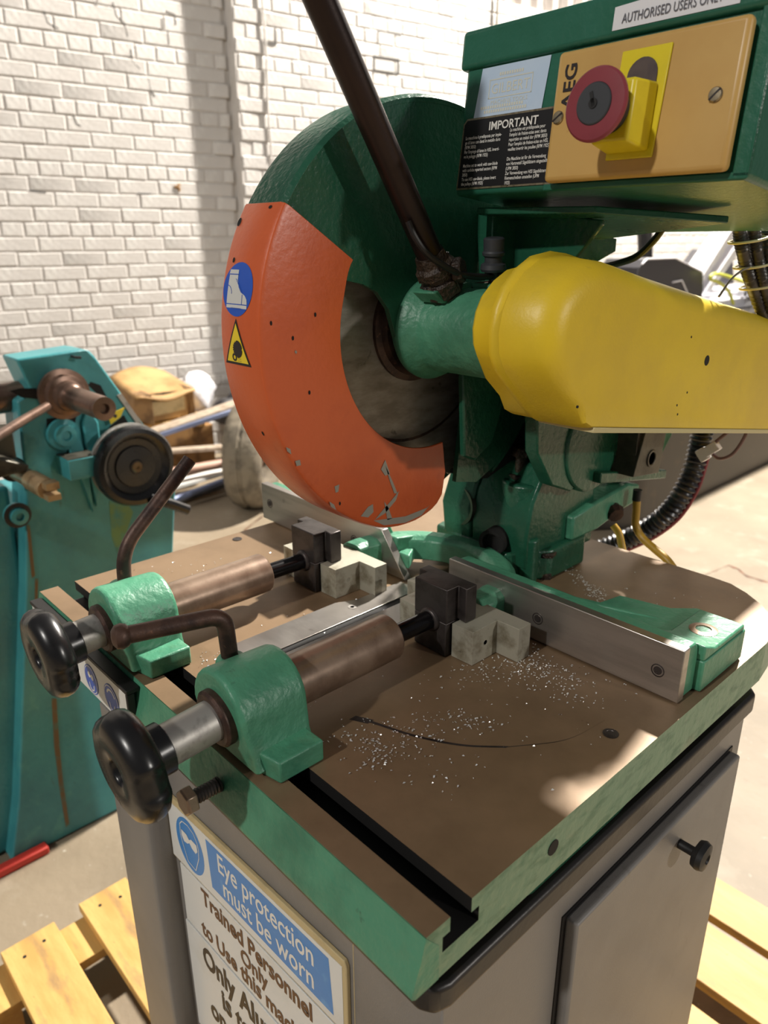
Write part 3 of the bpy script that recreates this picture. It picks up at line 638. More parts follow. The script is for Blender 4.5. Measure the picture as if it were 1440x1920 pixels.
# belt cover (runs back and slightly down with the raised head)
base = [(2.25, .705), (1.75, .795), (1.35, .868), (1.05, .925), (.93, .950), (.86, .964), (.80, .970), (.74, .962), (.69, .938), (.65, .905), (.627, .865), (.617, .82), (.622, .775), (.64, .74), (.69, .69), (.745, .642), (.775, .617), (.802, .603), (2.25, .350)]
def inset(pts, d):
    n = len(pts); o = []
    for i, p in enumerate(pts):
        a = Vector(pts[i - 1]); b = Vector(p); c = Vector(pts[(i + 1) % n])
        n1 = Vector((-(b - a).y, (b - a).x)).normalized(); n2 = Vector((-(c - b).y, (c - b).x)).normalized(); m_ = (n1 + n2)
        m_ = m_ / max(m_.dot(n1), .3) if m_.length > 1e-6 else n1
        if i in (0, n - 1): m_ = Vector((0, n2.y if i == 0 else n1.y))
        k = d
        if p[1] < .625: k = d * .15
        elif p[1] < .70 and p[0] < .9: k = d * .55
        o.append(tuple(b + m_ * k))
    return o
mb = MB()
secs = []
for x, d in ((-.508, .034), (-.498, .026), (-.447, .024), (-.440, .020), (-.432, -.004), (-.424, -.006), (-.417, -.004), (-.410, .003), (-.392, .003), (-.335, .010), (-.312, .020), (-.298, .034), (-.290, .048), (-.286, .066)):
    secs.append([(x, p[0], p[1]) for p in inset(base, d)])
mb.loft(secs)
cov = mb.build('belt_cover', 'yellow', saw, smooth=32)
mb = MB(); mb.prism([(.806, .598), (2.25, .346), (2.25, .358), (.81, .610)], 'x', -.43, -.283); mb.build('cover_edge', 'tie', cov, bevel=.0006)
mb = MB(); mb.auto = 1
hc = [(1.3304, 0.7006), (1.2241, 0.7697), (1.2423, 0.6287), (1.2051, 0.5775), (0.7417, 0.6658), (1.1955, 0.6024)]
for i, (y, z) in enumerate(hc):
    r = .0135 if i == 0 else .003
    mb.lathe((-.2862, y, z), (1, 0, 0), [(r, -.002), (r, .0008), (.0005, .0009)], 20)
mb.build('cover_screw', 'darkvoid', cov, each=True)
mb = MB(); sl = [(-0.4, 0.7437, 0.6909), (-0.4, 0.7989, 0.68), (-0.4, 0.8424, 0.6656), (-0.4, 0.8861, 0.6457)]
mb.pipe([(p[0] + .03, p[1] + .0, p[2]) for p in sl], .0016, 6); mb.build('pen_mark', 'ink', cov) if False else None

# ---- control box, tilted back with the head
TH = R(6.5); bo = Vector((0, .785, 1.095)); bx = Vector((1, 0, 0)); bu = Vector((0, math.sin(TH), math.cos(TH))); bn = Vector((0, -math.cos(TH), math.sin(TH)))
def B(p): return U(bo + bx * p[0] + bu * p[1] + bn * p[2])           # (x, up the face, out of the face)
mb = MB(B)
mb.box(-.692, -.02, 0, .335, -.70, 0)
box = mb.build('control_box', 'green_box', saw, bevel=.004, seg=3)
mb = MB(B)
mb.box(-.705, .02, .259, .338, -.72, .010)
lid = mb.build('box_lid', 'green_box', box, bevel=.004, seg=3)
mb = MB(B)      # stiffened rim and shadow gap round the face on the right
mb.box(-.046, -.019, .002, .268, .0005, .006); mb.box(-.44, -.019, -.001, .012, .0005, .006)
mb.build('box_rim', 'green_box', box, bevel=.002)
# pale blue maker's label
pf = Pl(bo, bx, bu)
class BP(Pl):
    pass
def lab(pts_): return pts_
mb = MB(); flat(mb, pf, [(-.655, .158), (-.472, .150), (-.462, .257), (-.642, .257)], .0012, .0006)
l1 = mb.build('maker_label', 'lblue', box, smooth=0, label='pale blue label with faded cream print')
mb = MB()
o = bo + bn * .0
def tx(mb, s, size, x, w_, **k): text(mb, s, size, tuple(bo + bx * x + bu * w_ + bn * k.pop('h', .0022)), bx, bu, lift=0, **k)
def outl(x0, x1, y0, y1, t=.002):
    for q in (rect(x0, x1, y0, y0 + t), rect(x0, x1, y1 - t, y1), rect(x0, x0 + t, y0, y1), rect(x1 - t, x1, y0, y1)): flat(mb, pf, q, .0022)
outl(-.618, -.502, .194, .232)
tx(mb, 'GILBERT', .029, -.560, .203, align='CENTER', bold=.0, sx=.95)
tx(mb, 'MACHINE TOOLS', .012, -.560, .182, align='CENTER', sx=1.05)

for x0, x1, w0 in ((-.592, -.530, .237), (-.636, -.524, .1745), (-.626, -.512, .1660)):      # lines too faded to read
    x = x0
    while x < x1: flat(mb, pf, rect(x, x + .0045, w0, w0 + .006), .0022); x += .0065

mb.build('label_print', 'lprint', box, smooth=0)
# black IMPORTANT plate
mb = MB(); flat(mb, pf, [(-.686, .012), (-.425, .012), (-.425, .160), (-.672, .160), (-.682, .150)], .0012, .0012)
mb.build('plate_rim', 'screw', box, smooth=0, label='thin bright rim of the black text plate')
mb = MB(); flat(mb, pf, [(-.682, .016), (-.425, .016), (-.425, .156), (-.671, .156), (-.678, .148)], .0028)
ip = mb.build('text_plate', 'labelblack', box, smooth=0, label='black plate headed IMPORTANT in white')
mb = MB()
tx(mb, 'IMPORTANT', .0235, -.540, .131, align='CENTER', bold=.02, h=.004)
colL = ['La macchina è predisposta per impie-', 'go di lame con denti in metallo duro', '(RPM 3850)', 'Per l\'impiego di lame in HSS, inverti-', 're le pulegge (RPM 1925)', '', 'Machine set to work with saw-blade', 'with carbide reported sectors (RPM', '3850)', 'To use HSS saw-blade, please invert', 'the pulleys (RPM 1925)']
colR = ['La machine est prédisposée pour', 'l\'emploi de fraises-scies avec dents', 'reportées en métal dur (RPM 3850)', 'Pour l\'emploi de fraises-scies en HSS,', 'veuillez invertir les poulies (RPM 1925)', '', 'Die Maschine ist für die Verwendung', 'von Hartmetall Sägeblättern eingestellt', '(UPM 3850)', 'Zur Verwendung von HSS Sägeblättern,', 'Riemenscheiben umstellen (UPM', '1925)']
for i, s in enumerate(colL): tx(mb, s, .0098, -.6705, .1165 - i * .0096, bold=.012, h=.004, sx=.70)
for i, s in enumerate(colR): tx(mb, s, .0098, -.5455, .1225 - i * .0096, bold=.012, h=.004, sx=.70)
mb.build('plate_text', 'white', box, smooth=0)
# AUTHORISED USERS ONLY label on the lid
mb = MB(); plid = Pl(bo + bn * .010, bx, bu)
flat(mb, plid, [(-.322, .272), (-.084, .272), (-.081, .322), (-.322, .311)], .0006, .0008); mb.build('white_label', 'labelw', box, smooth=0, label='white label reading AUTHORISED USERS ONLY')
mb = MB(); tx(mb, 'AUTHORISED USERS ONLY', .0225, -.303, .281, bold=.006, h=.010 + .003, sx=.70); mb.build('label_lettering', 'inkg', box, smooth=0)
# cream switch plate
mb = MB(B); mb.box(-.421, -.048, .010, .247, .008, .034); sw = mb.build('switch_plate', 'cream', box, bevel=.0035, seg=3, label='aged cream switch plate')
mb = MB(B); mb.box(-.420, -.058, .018, .240, .0, .009); mb.build('plate_gasket', 'black', box)
mb = MB()
mb = MB()
for x, w_, rot in ((-.402, .128, .6), (-.086, .130, .75)):
    c = bo + bx * x + bu * w_ + bn * .034
    mb.m = 0; mb.lathe(c, bn, [(.0125, -.001), (.0125, .002), (.0105, .0045), (.004, .005)], 20)
    mb.m = 1; d = bx * math.cos(rot) + bu * math.sin(rot); mb.obox(c + bn * .0046, d, bn.cross(d), bn, .0122, .0016, .0008); mb.cut()
mb.build('plate_screw', ['screw', 'ink'], box, each=True)
mb = MB(); text(mb, 'AEG', .037, tuple(bo + bx * -.373 + bu * .142 + bn * .0352), bu, -bx, bold=.02, sx=1.15, lift=0); mb.build('plate_lettering', 'ink', box, smooth=0)
# yellow escutcheon, window, block and mushroom button
mb = MB(B); mb.prism([(-.280, .040), (-.184, .040), (-.178, .224), (-.276, .224)], 'z', .034, .038); esc = mb.build('yellow_escutcheon', 'yel2', box, bevel=.0015)
mb = MB(B)
mb.prism([(-.258, .13)] + [(-.228 + .030 * math.cos(R(a)), .178 + .030 * math.sin(R(a))) for a in range(180, -1, -15)] + [(-.198, .13)], 'z', .038, .0405); mb.build('lens', 'lens', box, bevel=.0006)
mb = MB(B)
mb.loft([[(-.280, .050, .038), (-.192, .050, .038), (-.192, .164, .038), (-.280, .164, .038)], [(-.274, .056, .105), (-.200, .056, .105), (-.200, .158, .105), (-.274, .158, .105)]])
mb.build('button_block', 'yel2', box, bevel=.0022, seg=3)
bc = bo + bx * -.240 + bu * .107 + bn * .11
mb = MB(); mb.lathe(bc, bn, [(.040, 0), (.041, .014), (.037, .022), (.034, .03)], 36); mb.build('button_stem', 'black', box)
mb = MB(); mb.lathe(bc, bn, [(.036, .024), (.057, .036), (.0605, .041), (.0605, .045), (.057, .0485), (.036, .0505), (.0345, .0505)], 48, cap=False); mb.build('mushroom_button', 'maroon', box, label='maroon emergency stop button rim')
mb = MB(); mb.lathe(bc, bn, [(.034, .040), (.034, .0515), (.032, .053), (.001, .053)], 40)
kc = bc + bn * .0535
mb.build('key_insert', 'key', box)
mb = MB(); mb.lathe(kc, bn, [(.0085, 0), (.0085, .0012), (.0001, .0012)], 14); kd_ = (bu * 1 - bx * .35).normalized(); mb.obox(kc + kd_ * .007, kd_, bn.cross(kd_), bn, .0125, .0032, .0012); mb.build('key_slot', 'black', box)
# bracket under the box and its gusset plates
mb = MB()
mb.prism([(.86, 1.07), (1.42, 1.00), (1.42, .965), (1.20, .90), (1.05, .80), (.95, .78), (.86, .88)], 'x', -.655, -.635)
mb.add([(-.66, .83, 1.07), (-.36, .86, 1.065), (-.18, 1.10, 1.045), (-.66, 1.34, 1.01), (-.66, .83, 1.055), (-.36, .86, 1.05), (-.18, 1.10, 1.03), (-.66, 1.34, .995)], [(0, 1, 2, 3), (4, 7, 6, 5), (0, 4, 5, 1), (1, 5, 6, 2), (2, 6, 7, 3), (3, 7, 4, 0)])
mb.prism([(-0.7666, 1.0726), (-0.3999, 1.0398), (-0.3974, 1.0297), (-0.4341, 0.986), (-0.4837, 0.9327), (-0.636, 0.8585), (-0.7411, 0.8533), (-0.7637, 1.0497)], 'y', .95, .965)
mb.build('box_bracket', 'green_dark', saw, bevel=.001)

# ---- pivot column behind the fence
mb = MB()
mb.prism([(-1.02, 1.10), (-.70, 1.07), (-.62, 1.20), (-.62, 1.38), (-.75, 1.46), (-1.0, 1.46), (-1.06, 1.30)], 'z', .002, .10)
mb.prism([(1.10, .05), (1.08, .20), (1.12, .30), (1.16, .40), (1.20, .50), (1.30, .56), (1.44, .50), (1.46, .30), (1.46, .05)], 'x', -.98, -.86)
mb.prism([(1.10, .05), (1.09, .16), (1.11, .26), (1.17, .36), (1.30, .40), (1.43, .34), (1.46, .16), (1.46, .05)], 'x', -.86, -.645)
mb.lathe((-.72, 1.18, .30), (0, 0, 1), [(.075, -.12), (.075, .01)], 24)
mb.lathe((-.66, 1.13, .05), (0, 0, -1), [(.03, -.1), (.03, .048)], 16)
col = mb.build('pivot_column', 'green_dark', saw, bevel=.003, seg=2)
mb = MB()
mb.lathe((-.90, 1.13, .19), (-.25, -1, .1), [(.06, -.06), (.06, .035), (.042, .035), (.040, .0)], 28, cap=False)
mb.build('spring_sleeve', 'mot', col); 
mb = MB(); mb.auto = 1; mb.lathe((-.90, 1.13, .19), (-.25, -1, .1), [(.0405, .002), (.01, .002)], 20); mb.lathe((-.745, 1.065, .13), (.2, -1, 0), [(.042, -.06), (.042, .02), (.030, .02), (.028, 0), (.001, .0)], 24); mb.build('sleeve_bore', 'darkvoid', col, each=True)
mb = MB()
for x, y, z, d in ((-.74, 1.17, .31, (0, 0, 1)), (-.69, 1.14, .17, (0, 0, -1)), (-.645, 1.20, .09, (0, 0, -1))):
    mb.cyl(Vector((x, y, z)), Vector((x, y, z)) + Vector(d) * .07, .017); mb.hexhead(Vector((x, y, z)) + Vector(d) * .07, d, .028, .03); mb.hexhead(Vector((x, y, z)), d, .034, .016); mb.cut()
mb.build('adjusting_bolt', 'grime', col, bevel=.0005, each=True)
# stop arm with its rubber buffer
mb = MB(); mb.prism([(1.30, .18), (1.42, .20), (1.62, .22), (1.70, .20), (1.70, .14), (1.60, .13), (1.45, .10), (1.30, .10)], 'x', -.74, -.62)
mb.build('stop_arm', 'green', col, bevel=.003)
mb = MB(); mb.auto = 1; mb.lathe((-.68, 1.62, .22), (.1, .1, 1), [(.026, 0), (.026, .03), (.020, .034), (.028, .05), (.022, .07)], 18); mb.lathe((-.64, 1.55, .15), (.5, -.3, -.2), [(.03, -.02), (.026, .02), (.034, .03), (.026, .05)], 9); mb.build('stop_buffer', 'rust', col, each=True)
# yoke of the swinging head: two cheeks, pivot flange, motor plate
mb = MB()
mb.prism([(.86, .70), (.88, .44), (.93, .42), (1.00, .46), (1.04, .56), (1.14, .60), (1.16, .70)], 'x', -.735, -.715)
mb.prism([(1.00, .62), (1.02, .45), (1.10, .34), (1.20, .30), (1.28, .34), (1.34, .45), (1.34, .62)], 'x', -.62, -.575)
mb.prism([(.95, .75), (1.0, .60), (1.34, .58), (1.4, .7)], 'x', -.90, -.52)
mb.prism([(1.18, .66), (1.14, .50), (1.18, .36), (1.28, .31), (1.38, .36), (1.40, .5), (1.38, .64)], 'x', -.90, -.86)
mb.prism([(1.24, .62), (1.26, .30), (1.30, .28), (1.34, .30), (1.36, .62)], 'x', -.84, -.60)
yoke = mb.build('head_yoke', 'green_dark', saw, bevel=.002)
mb = MB(); mb.lathe((-.575, 1.30, .43), (1, 0, 0), [(.135, -.03), (.150, -.02), (.150, .0), (.146, .008), (.128, .01), (.001, .010)], 48)
mb.prism([(1.30, .345), (1.72, .265), (1.72, .235), (1.30, .31)], 'x', -.62, -.54)
mb.build('pivot_flange', 'green_dark', yoke, bevel=.0015)
mb = MB(); mb.box(-.60, -.50, 1.42, 1.56, .33, .47); mb.prism([(1.40, .32), (1.45, .47), (1.58, .455), (1.56, .30)], 'x', -.66, -.49)
mb.lathe((-.49, 1.50, .36), (1, 0, 0), [(.028, 0), (.028, .004), (.020, .004), (.019, -.002), (.001, -.002)], 24); mb.box(-.64, -.45, 1.32, 1.75, .52, .56)
mb.build('drive_housing', 'mot', yoke, bevel=.002)
mb = MB(); mb.lathe((-.66, 1.72, .385), (1, 0, 0), [(.10, -.16), (.10, 0), (.150, .002), (.160, .006), (.160, .018), (.125, .022), (.12, .01), (.06, .0), (.001, .0)], 48)
mot = mb.build('motor_flange', 'mot', saw, bevel=.001)
mb = MB(); mb.auto = 1
for k in range(6): a = R(k * 60 + 20); mb.lathe((-.642, 1.72 + .142 * math.cos(a), .385 + .142 * math.sin(a)), (1, 0, 0), [(.011, 0), (.011, .003), (.006, .003), (.005, 0)], 10)
mb.build('flange_bolt', 'darkvoid', mot, each=True)
mb = MB(); mb.lathe((-.68, 1.78, .44), (-1, 0, 0), [(.16, 0), (.17, .02)] + [(.17 + (.012 if k % 2 else 0), .03 + k * .012) for k in range(30)] + [(.17, .4), (.12, .43)], 40); mb.build('motor_body', 'green', saw)
mb = MB(); mb.prism([(1.80, .42), (1.80, .25), (1.98, .22), (2.06, .30), (2.00, .40)], 'x', -.72, -.70); mb.build('motor_bracket', 'green', mot, bevel=.001)
mb = MB(); mb.lathe((-.64, 1.95, .55), (1, 0, 0), [(.13, 0), (.13, .03), (.10, .05), (.10, .07), (.13, .09), (.13, .11)], 36); mb.prism([(1.5, .42), (1.5, .60), (1.8, .74), (2.2, .66), (2.25, .42), (2.0, .36)], 'x', -.66, -.63); mb.build('shade_pulley', 'mot', saw)  # pulley and plate, added to keep lamp light off the table back
# motor cables to the control box, tied in a bundle
mb = MB(); mb.auto = 1; tb = MB(); tb.auto = 1
cb = [[(-0.33, 1.5056, 1.0283), (-0.33, 1.5518, 0.9678), (-0.33, 1.6248, 0.8962), (-0.33, 1.7335, 0.8101), (-0.33, 1.882, 0.6966)], [(-0.31, 1.548, 1.0283), (-0.31, 1.5933, 0.9674), (-0.31, 1.6589, 0.8957), (-0.31, 1.7561, 0.8099), (-0.31, 1.914, 0.6955)], [(-0.3, 1.6136, 1.0287), (-0.3, 1.6534, 0.9528), (-0.3, 1.7166, 0.894), (-0.3, 1.8546, 0.7654)]]
for l in cb:
    p = spline([Vector(q) for q in l], 16); mb.pipe(p, lambda t: .0165 + .0022 * math.sin(t * 190), 12)
mb.build('motor_conduit', 'conduit', saw, each=True)
for (y, w_) in ((.16, 0), (.42, 0), (.63, 0)):
    i = int(y * 60); c0 = (spline([Vector(q) for q in cb[0]], 16)[i] + spline([Vector(q) for q in cb[1]], 16)[i]) / 2
    ring = [c0 + Vector((.030 * math.cos(t), .040 * math.cos(t) + .0 * math.sin(t), .008 * math.cos(t))) + Vector((-.022, .014, .002)) * math.sin(t) * 1.3 for t in [k * 2 * math.pi / 24 for k in range(25)]]
    tb.pipe(ring, .0035, 6)
tb.build('cable_tie', 'tie', saw, each=True)
TL = [(-0.3, 1.5372, 0.9248), (-0.3, 1.4926, 0.9179), (-0.3, 1.435, 0.897), (-0.3, 1.3792, 0.8581)]
mb = MB(); mb.pipe(spline([Vector(q) for q in TL], 6), .003, 6); mb.build('tie_tail', 'gwire', saw)
BC = [(-0.4851, 1.4, 1.0298), (-0.5114, 1.4, 0.9933), (-0.5544, 1.4, 0.9542), (-0.6021, 1.4, 0.9364), (-0.661, 1.4, 0.9236)]
mb = MB(); mb.pipe(spline([Vector(q) for q in BC], 6), .010, 10); mb.build('switch_cable', 'black', saw)
# yellow coolant hoses and corrugated hose at the back
YH = [(-0.5845, 1.62, 0.1772), (-0.5816, 1.62, 0.1377), (-0.5766, 1.62, 0.0809), (-0.5483, 1.62, 0.0441), (-0.4931, 1.61, 0.0207), (-0.4312, 1.6, -0.007), (-0.3578, 1.6, -0.0861)]
mb = MB(); mb.pipe(spline([Vector(q) for q in YH], 6), .0135, 12); yh = mb.build('coolant_hose', 'yhose', saw, label='yellow hose hanging behind the table')
mb = MB(); mb.pipe([Vector(YH[0]) + Vector((0, 0, .03)), Vector(YH[0]) - Vector((0, 0, .008))], .015, 12); mb.build('hose_collar', 'black', saw)
YH2 = [(-0.7148, 1.72, 0.0155), (-0.6903, 1.72, -0.0089), (-0.6718, 1.72, -0.056), (-0.6403, 1.7, -0.114)]
mb = MB(); mb.pipe(spline([Vector(q) for q in YH2], 6), .013, 12); mb.build('coolant_hose', 'yhose', saw, label='yellow hose beside the stop arm')
CH = [(-0.6309, 2.15, 0.409), (-0.6272, 2.15, 0.3275), (-0.6327, 2.15, 0.2215), (-0.6403, 2.12, 0.1077), (-0.6843, 2.1, -0.0092), (-0.7595, 2.08, -0.1047), (-0.8531, 2.05, -0.1827), (-0.9543, 2.0, -0.2477), (-1.0487, 1.95, -0.2999)]
mb = MB(); p = spline([Vector(q) for q in CH], 24); mb.pipe(p, lambda t: .038 + .005 * math.sin(t * 2 * math.pi * 46), 16, cap=False); mb.build('corrugated_hose', 'hose', saw, smooth=60)
mb = MB(); mb.pipe([v + Vector((.03, .02, -.03)) for v in p[40:150]], .009, 8); mb.build('red_sheathed_cable', 'maroon', saw)
CW = [(-0.3711, 1.9, 0.4499), (-0.373, 1.9, 0.3865), (-0.4026, 1.9, 0.3163), (-0.4439, 1.9, 0.289), (-0.4737, 1.9, 0.3019)]
CW2 = [(-0.3865, 1.9, 0.4384), (-0.4313, 1.9, 0.3851), (-0.4702, 1.9, 0.3406)]
mb = MB(); mb.pipe(spline([Vector(q) for q in CW], 6), .006, 8); mb.pipe(spline([Vector(q) for q in CW2], 6), .006, 8); mb.build('plug_lead', 'pwire', saw)
cc = Vector((-0.4811, 1.9, 0.3138)); mb = MB(); mb.obox(cc, (.8, .1, .75), (0, 1, 0), (-.7, 0, .8), .032, .014, .017); mb.obox(cc + Vector((-.022, 0, -.022)), (.8, .1, .75), (0, 1, 0), (-.7, 0, .8), .014, .017, .022)
mb.build('white_connector', 'clear', saw, bevel=.001)

# ---- metal chips on the table (nobody could count them)
mb = MB(); rnd = random.Random(11)
def chips(x0, y0, x1, y1, n, sp, smin=.0015, smax=.004, z=.0014):
    for i in range(n):
        t = rnd.random(); x = x0 + (x1 - x0) * t + rnd.gauss(0, sp); y = y0 + (y1 - y0) * t + rnd.gauss(0, sp)
        if not (-1.62 < x < -.01 and .11 < y < 1.55): continue
        if .84 < y < .96 and x > -.75: continue
        s = rnd.uniform(smin, smax) * (1.35 if rnd.random() < .12 else 1); a = rnd.uniform(0, 6.28); h = rnd.uniform(.0006, .003)
        c, q = math.cos(a), math.sin(a)
        vs = [(x + s * c, y + s * q, z + h * rnd.random()), (x - s * q * .6, y + s * c * .6, z + h), (x - s * c, y - s * q, z + .0001), (x + s * q * .5, y - s * c * .5, z + h * rnd.random())]
        mb.add(vs, [(0, 1, 2), (0, 2, 3)])
chips(-.47, .80, -.30, .70, 150, .035); chips(-.42, .72, -.24, .78, 130, .03); chips(-.25, .70, -.15, .74, 45, .03); chips(-.45, .55, -.30, .72, 60, .06)
chips(-.44, .20, -.36, .40, 150, .035); chips(-.40, .25, -.33, .22, 60, .02); chips(-.36, .42, -.28, .48, 70, .02); chips(-.35, .30, -.20, .25, 45, .04); chips(-.8, .2, -.1, .7, 90, .12, .001, .003)
chips(-.62, 1.30, -.30, 1.10, 190, .012); chips(-.50, 1.25, -.32, 1.08, 120, .02); chips(-.6, 1.1, -.2, 1.35, 40, .1)
chips(-1.5, .35, -1.2, .75, 60, .07, .0015, .0035); chips(-.95, .18, -.80, .24, 80, .03); chips(-1.25, .62, -1.1, .78, 40, .04); chips(-.95, .4, -.85, .7, 30, .05); chips(-.45, .60, -.38, .68, 50, .02)
chips(-.42, .86, -.1, .84, 20, .01)
sw_ = mb.build('aluminium_swarf', 'flake', None, smooth=0, kind='stuff')
tag(sw_, 'bright silver metal chips scattered over the brown saw table', 'metal chips')

# ================================================================ CABINET under the saw
cab = thing('saw_cabinet', 'grey steel cabinet under the saw, with safety signs on its front', 'cabinet', U((-.6, .65, -2.297)))
zp = -2.296
mb = MB()
mb.prism([(-1.235, -.012), (-1.035, -.012), (-1.022, -.008), (-1.012, .004), (-1.008, .02), (-1.008, .056), (-.012, .056), (-.012, 1.262), (-1.235, 1.262)], 'z', zp, -.19)
body = mb.build('cabinet_body', 'cab', cab, bevel=.0015)
mb = MB(); mb.prism([(-1.25, .015), (-.03, .015), (-.005, .03), (.004, .06), (.004, 1.27), (-.02, 1.30), (-1.25, 1.30)], 'z', -.205, -.146); mb.build('drip_tray', 'tray', cab, bevel=.004, seg=3)
mb = MB(); mb.box(-1.2, -.06, .10, 1.2, -.15, -.112); mb.build('table_packing', 'black', cab)
mb = MB(); mb.box(-.012, .018, .425, 1.195, -2.15, -.297); door = mb.build('cabinet_door', 'cab', cab, bevel=.0025, seg=3)
mb = MB(); mb.box(-.012, -.009, .412, 1.205, -2.16, -.288); mb.build('door_gap', 'black', cab)
kb = Vector((.018, .875, -.385))
mb = MB(); mb.lathe(kb, (1, 0, 0), [(.012, 0), (.012, .035), (.016, .045)], 20)
mb.lathe(kb + Vector((.045, 0, 0)), (1, 0, 0), [(.014, -.008), (.030, -.002), (.034, .010), (.030, .022), (.012, .026), (.009, .022), (.001, .022)], 28, mod=lambda t, r, h: 1 + .16 * abs(math.cos(1.5 * t)))
mb.build('door_knob', 'black', door)
# signs on the front panel: plane frame in drawing units
def sign(corners, t=.004):
    """corners TL, TR, BR, BL on the front panel"""
    o = Vector(corners[3]); ex = (Vector(corners[2]) - o); ey = (Vector(corners[0]) - o)
    return Pl(o, ex, ey), ex.length, ey.length
ys = .052
SG = [[(-1.0197, 0.05, -0.4865), (-0.2653, 0.05, -0.3469), (-0.2716, 0.05, -0.5234), (-1.0237, 0.05, -0.5618)], [(-0.7551, 0.05, -0.3662), (-0.3397, 0.05, -0.3763), (-0.3281, 0.05, -0.532), (-0.7585, 0.05, -0.534)]]
# sign 1: EYE PROTECTION MUST BE WORN
s1 = Pl((-1.005, .0505, -.548), (1, 0, .07), (0, 0, 1)); 
mb = MB(); mb.prism([(-1.006, -.385), (-.262, -.327), (-.255, -.34), (-.255, -.536), (-1.006, -.600)], 'y', .046, .056); e1 = mb.build('eye_protection_sign', 'signc', cab, bevel=.0008, label='blue and white eye protection sign')
mb = MB(); mb.prism([(-1.004, -.405), (-.268, -.347), (-.268, -.531), (-1.004, -.594)], 'y', .0450, .0465); mb.build('sign_face', 'signw', e1, smooth=0)
def ly(x): return -.347 + (x + .268) * .079          # top edge of the white face
mb = MB(); mb.add([(x, .0447, ly(x) + d) for x, d in ((-.800, -.010), (-.310, -.012), (-.300, -.165), (-.790, -.160))], [(0, 1, 2, 3)]); mb.build('blue_panel', 'blue2', e1, smooth=0)
mb = MB(); cx = -.893; cz = ly(cx) - .092; mb.add([(cx + .072 * math.cos(t), .0447, cz + .084 * math.sin(t)) for t in [k * math.pi / 20 for k in range(40)]], [tuple(range(40))]); mb.build('blue_disc', 'blue2', e1, smooth=0)
mb = MB(); ps = Pl((cx, .0444, cz), (1, 0, 0), (0, 0, 1))
def stroke(mb, pl, pts, w=.003):
    for a, b in zip(pts[:-1], pts[1:]):
        d = Vector((b[0] - a[0], b[1] - a[1])); n = Vector((-d.y, d.x)).normalized() * w / 2
        flat(mb, pl, [(a[0] + n.x, a[1] + n.y), (b[0] + n.x, b[1] + n.y), (b[0] - n.x, b[1] - n.y), (a[0] - n.x, a[1] - n.y)], .0003)
stroke(mb, ps, [(-.045, .045), (-.030, .062), (.0, .068), (.030, .060), (.045, .040)]); stroke(mb, ps, [(-.045, .045), (-.048, .01), (-.040, -.02), (-.028, -.045), (-.02, -.065), (.02, -.068), (.03, -.045), (.045, -.01), (.048, .02), (.045, .04)])
flat(mb, ps, [(-.040, .030), (-.012, .030), (0, .020), (.012, .030), (.040, .030), (.042, .010), (.030, -.004), (.012, 0), (0, .010), (-.012, 0), (-.030, -.004), (-.042, .010)], .0004)
mb.build('pictogram', 'white', e1, smooth=0)
dirx = Vector((1, 0, .079)); up = Vector((0, 0, 1))
mb = MB(); text(mb, 'Eye protection', .082, (-.555, .0443, ly(-.555) - .078), dirx, up, bold=.012, align='CENTER', sx=.80, lift=0); text(mb, 'must be worn', .082, (-.548, .0443, ly(-.548) - .147), dirx, up, bold=.012, align='CENTER', sx=.80, lift=0)
mb.build('sign_lettering', 'white', e1, smooth=0)
# sign 2
def sg2(z0, h, name, lab_, xL=-.975, xR=-.268, sl=.085):
    mb = MB(); mb.prism([(xL, z0 + (xL - xR) * sl), (xR, z0), (xR, z0 - h), (xL, z0 - h + (xL - xR) * sl)], 'y', .047, .055)
    return mb.build(name, 'signw', cab, bevel=.0006, label=lab_)
e2 = sg2(-.545, .205, 'personnel_sign', 'white sign with black text about trained personnel')
d2 = Vector((1, 0, .085))
mb = MB()
for s, x, dz, sz, k in (('Trained Personnel', -.62, -.064, .076, .86), ('Only', -.62, -.126, .070, .86), ('to Use this machine', -.62, -.188, .076, .86)): text(mb, s, sz, (x, .0462, -.545 + (x + .268) * .085 + dz), d2, up, bold=.03, align='CENTER', sx=k, lift=0)
mb.build('sign_lettering', 'inkb', e2, smooth=0)
e3 = sg2(-.760, .42, 'aluminium_sign', 'white sign with large black text, lowest of the cabinet signs', xL=-.985)
mb = MB()
for i, s in enumerate(('Only Aluminium', 'is to be cut', 'on this machine')): text(mb, s, .105, (-.62, .0462, -.760 - .055 - .098 * (i + .75)), d2, up, bold=.036, align='CENTER', sx=.80, lift=0)
mb.build('sign_lettering', 'ink', e3, smooth=0)
mb = MB(); mb.box(-.245, -.243, .0555, .0562, zp, -.21); mb.build('panel_seam', 'signc', cab)

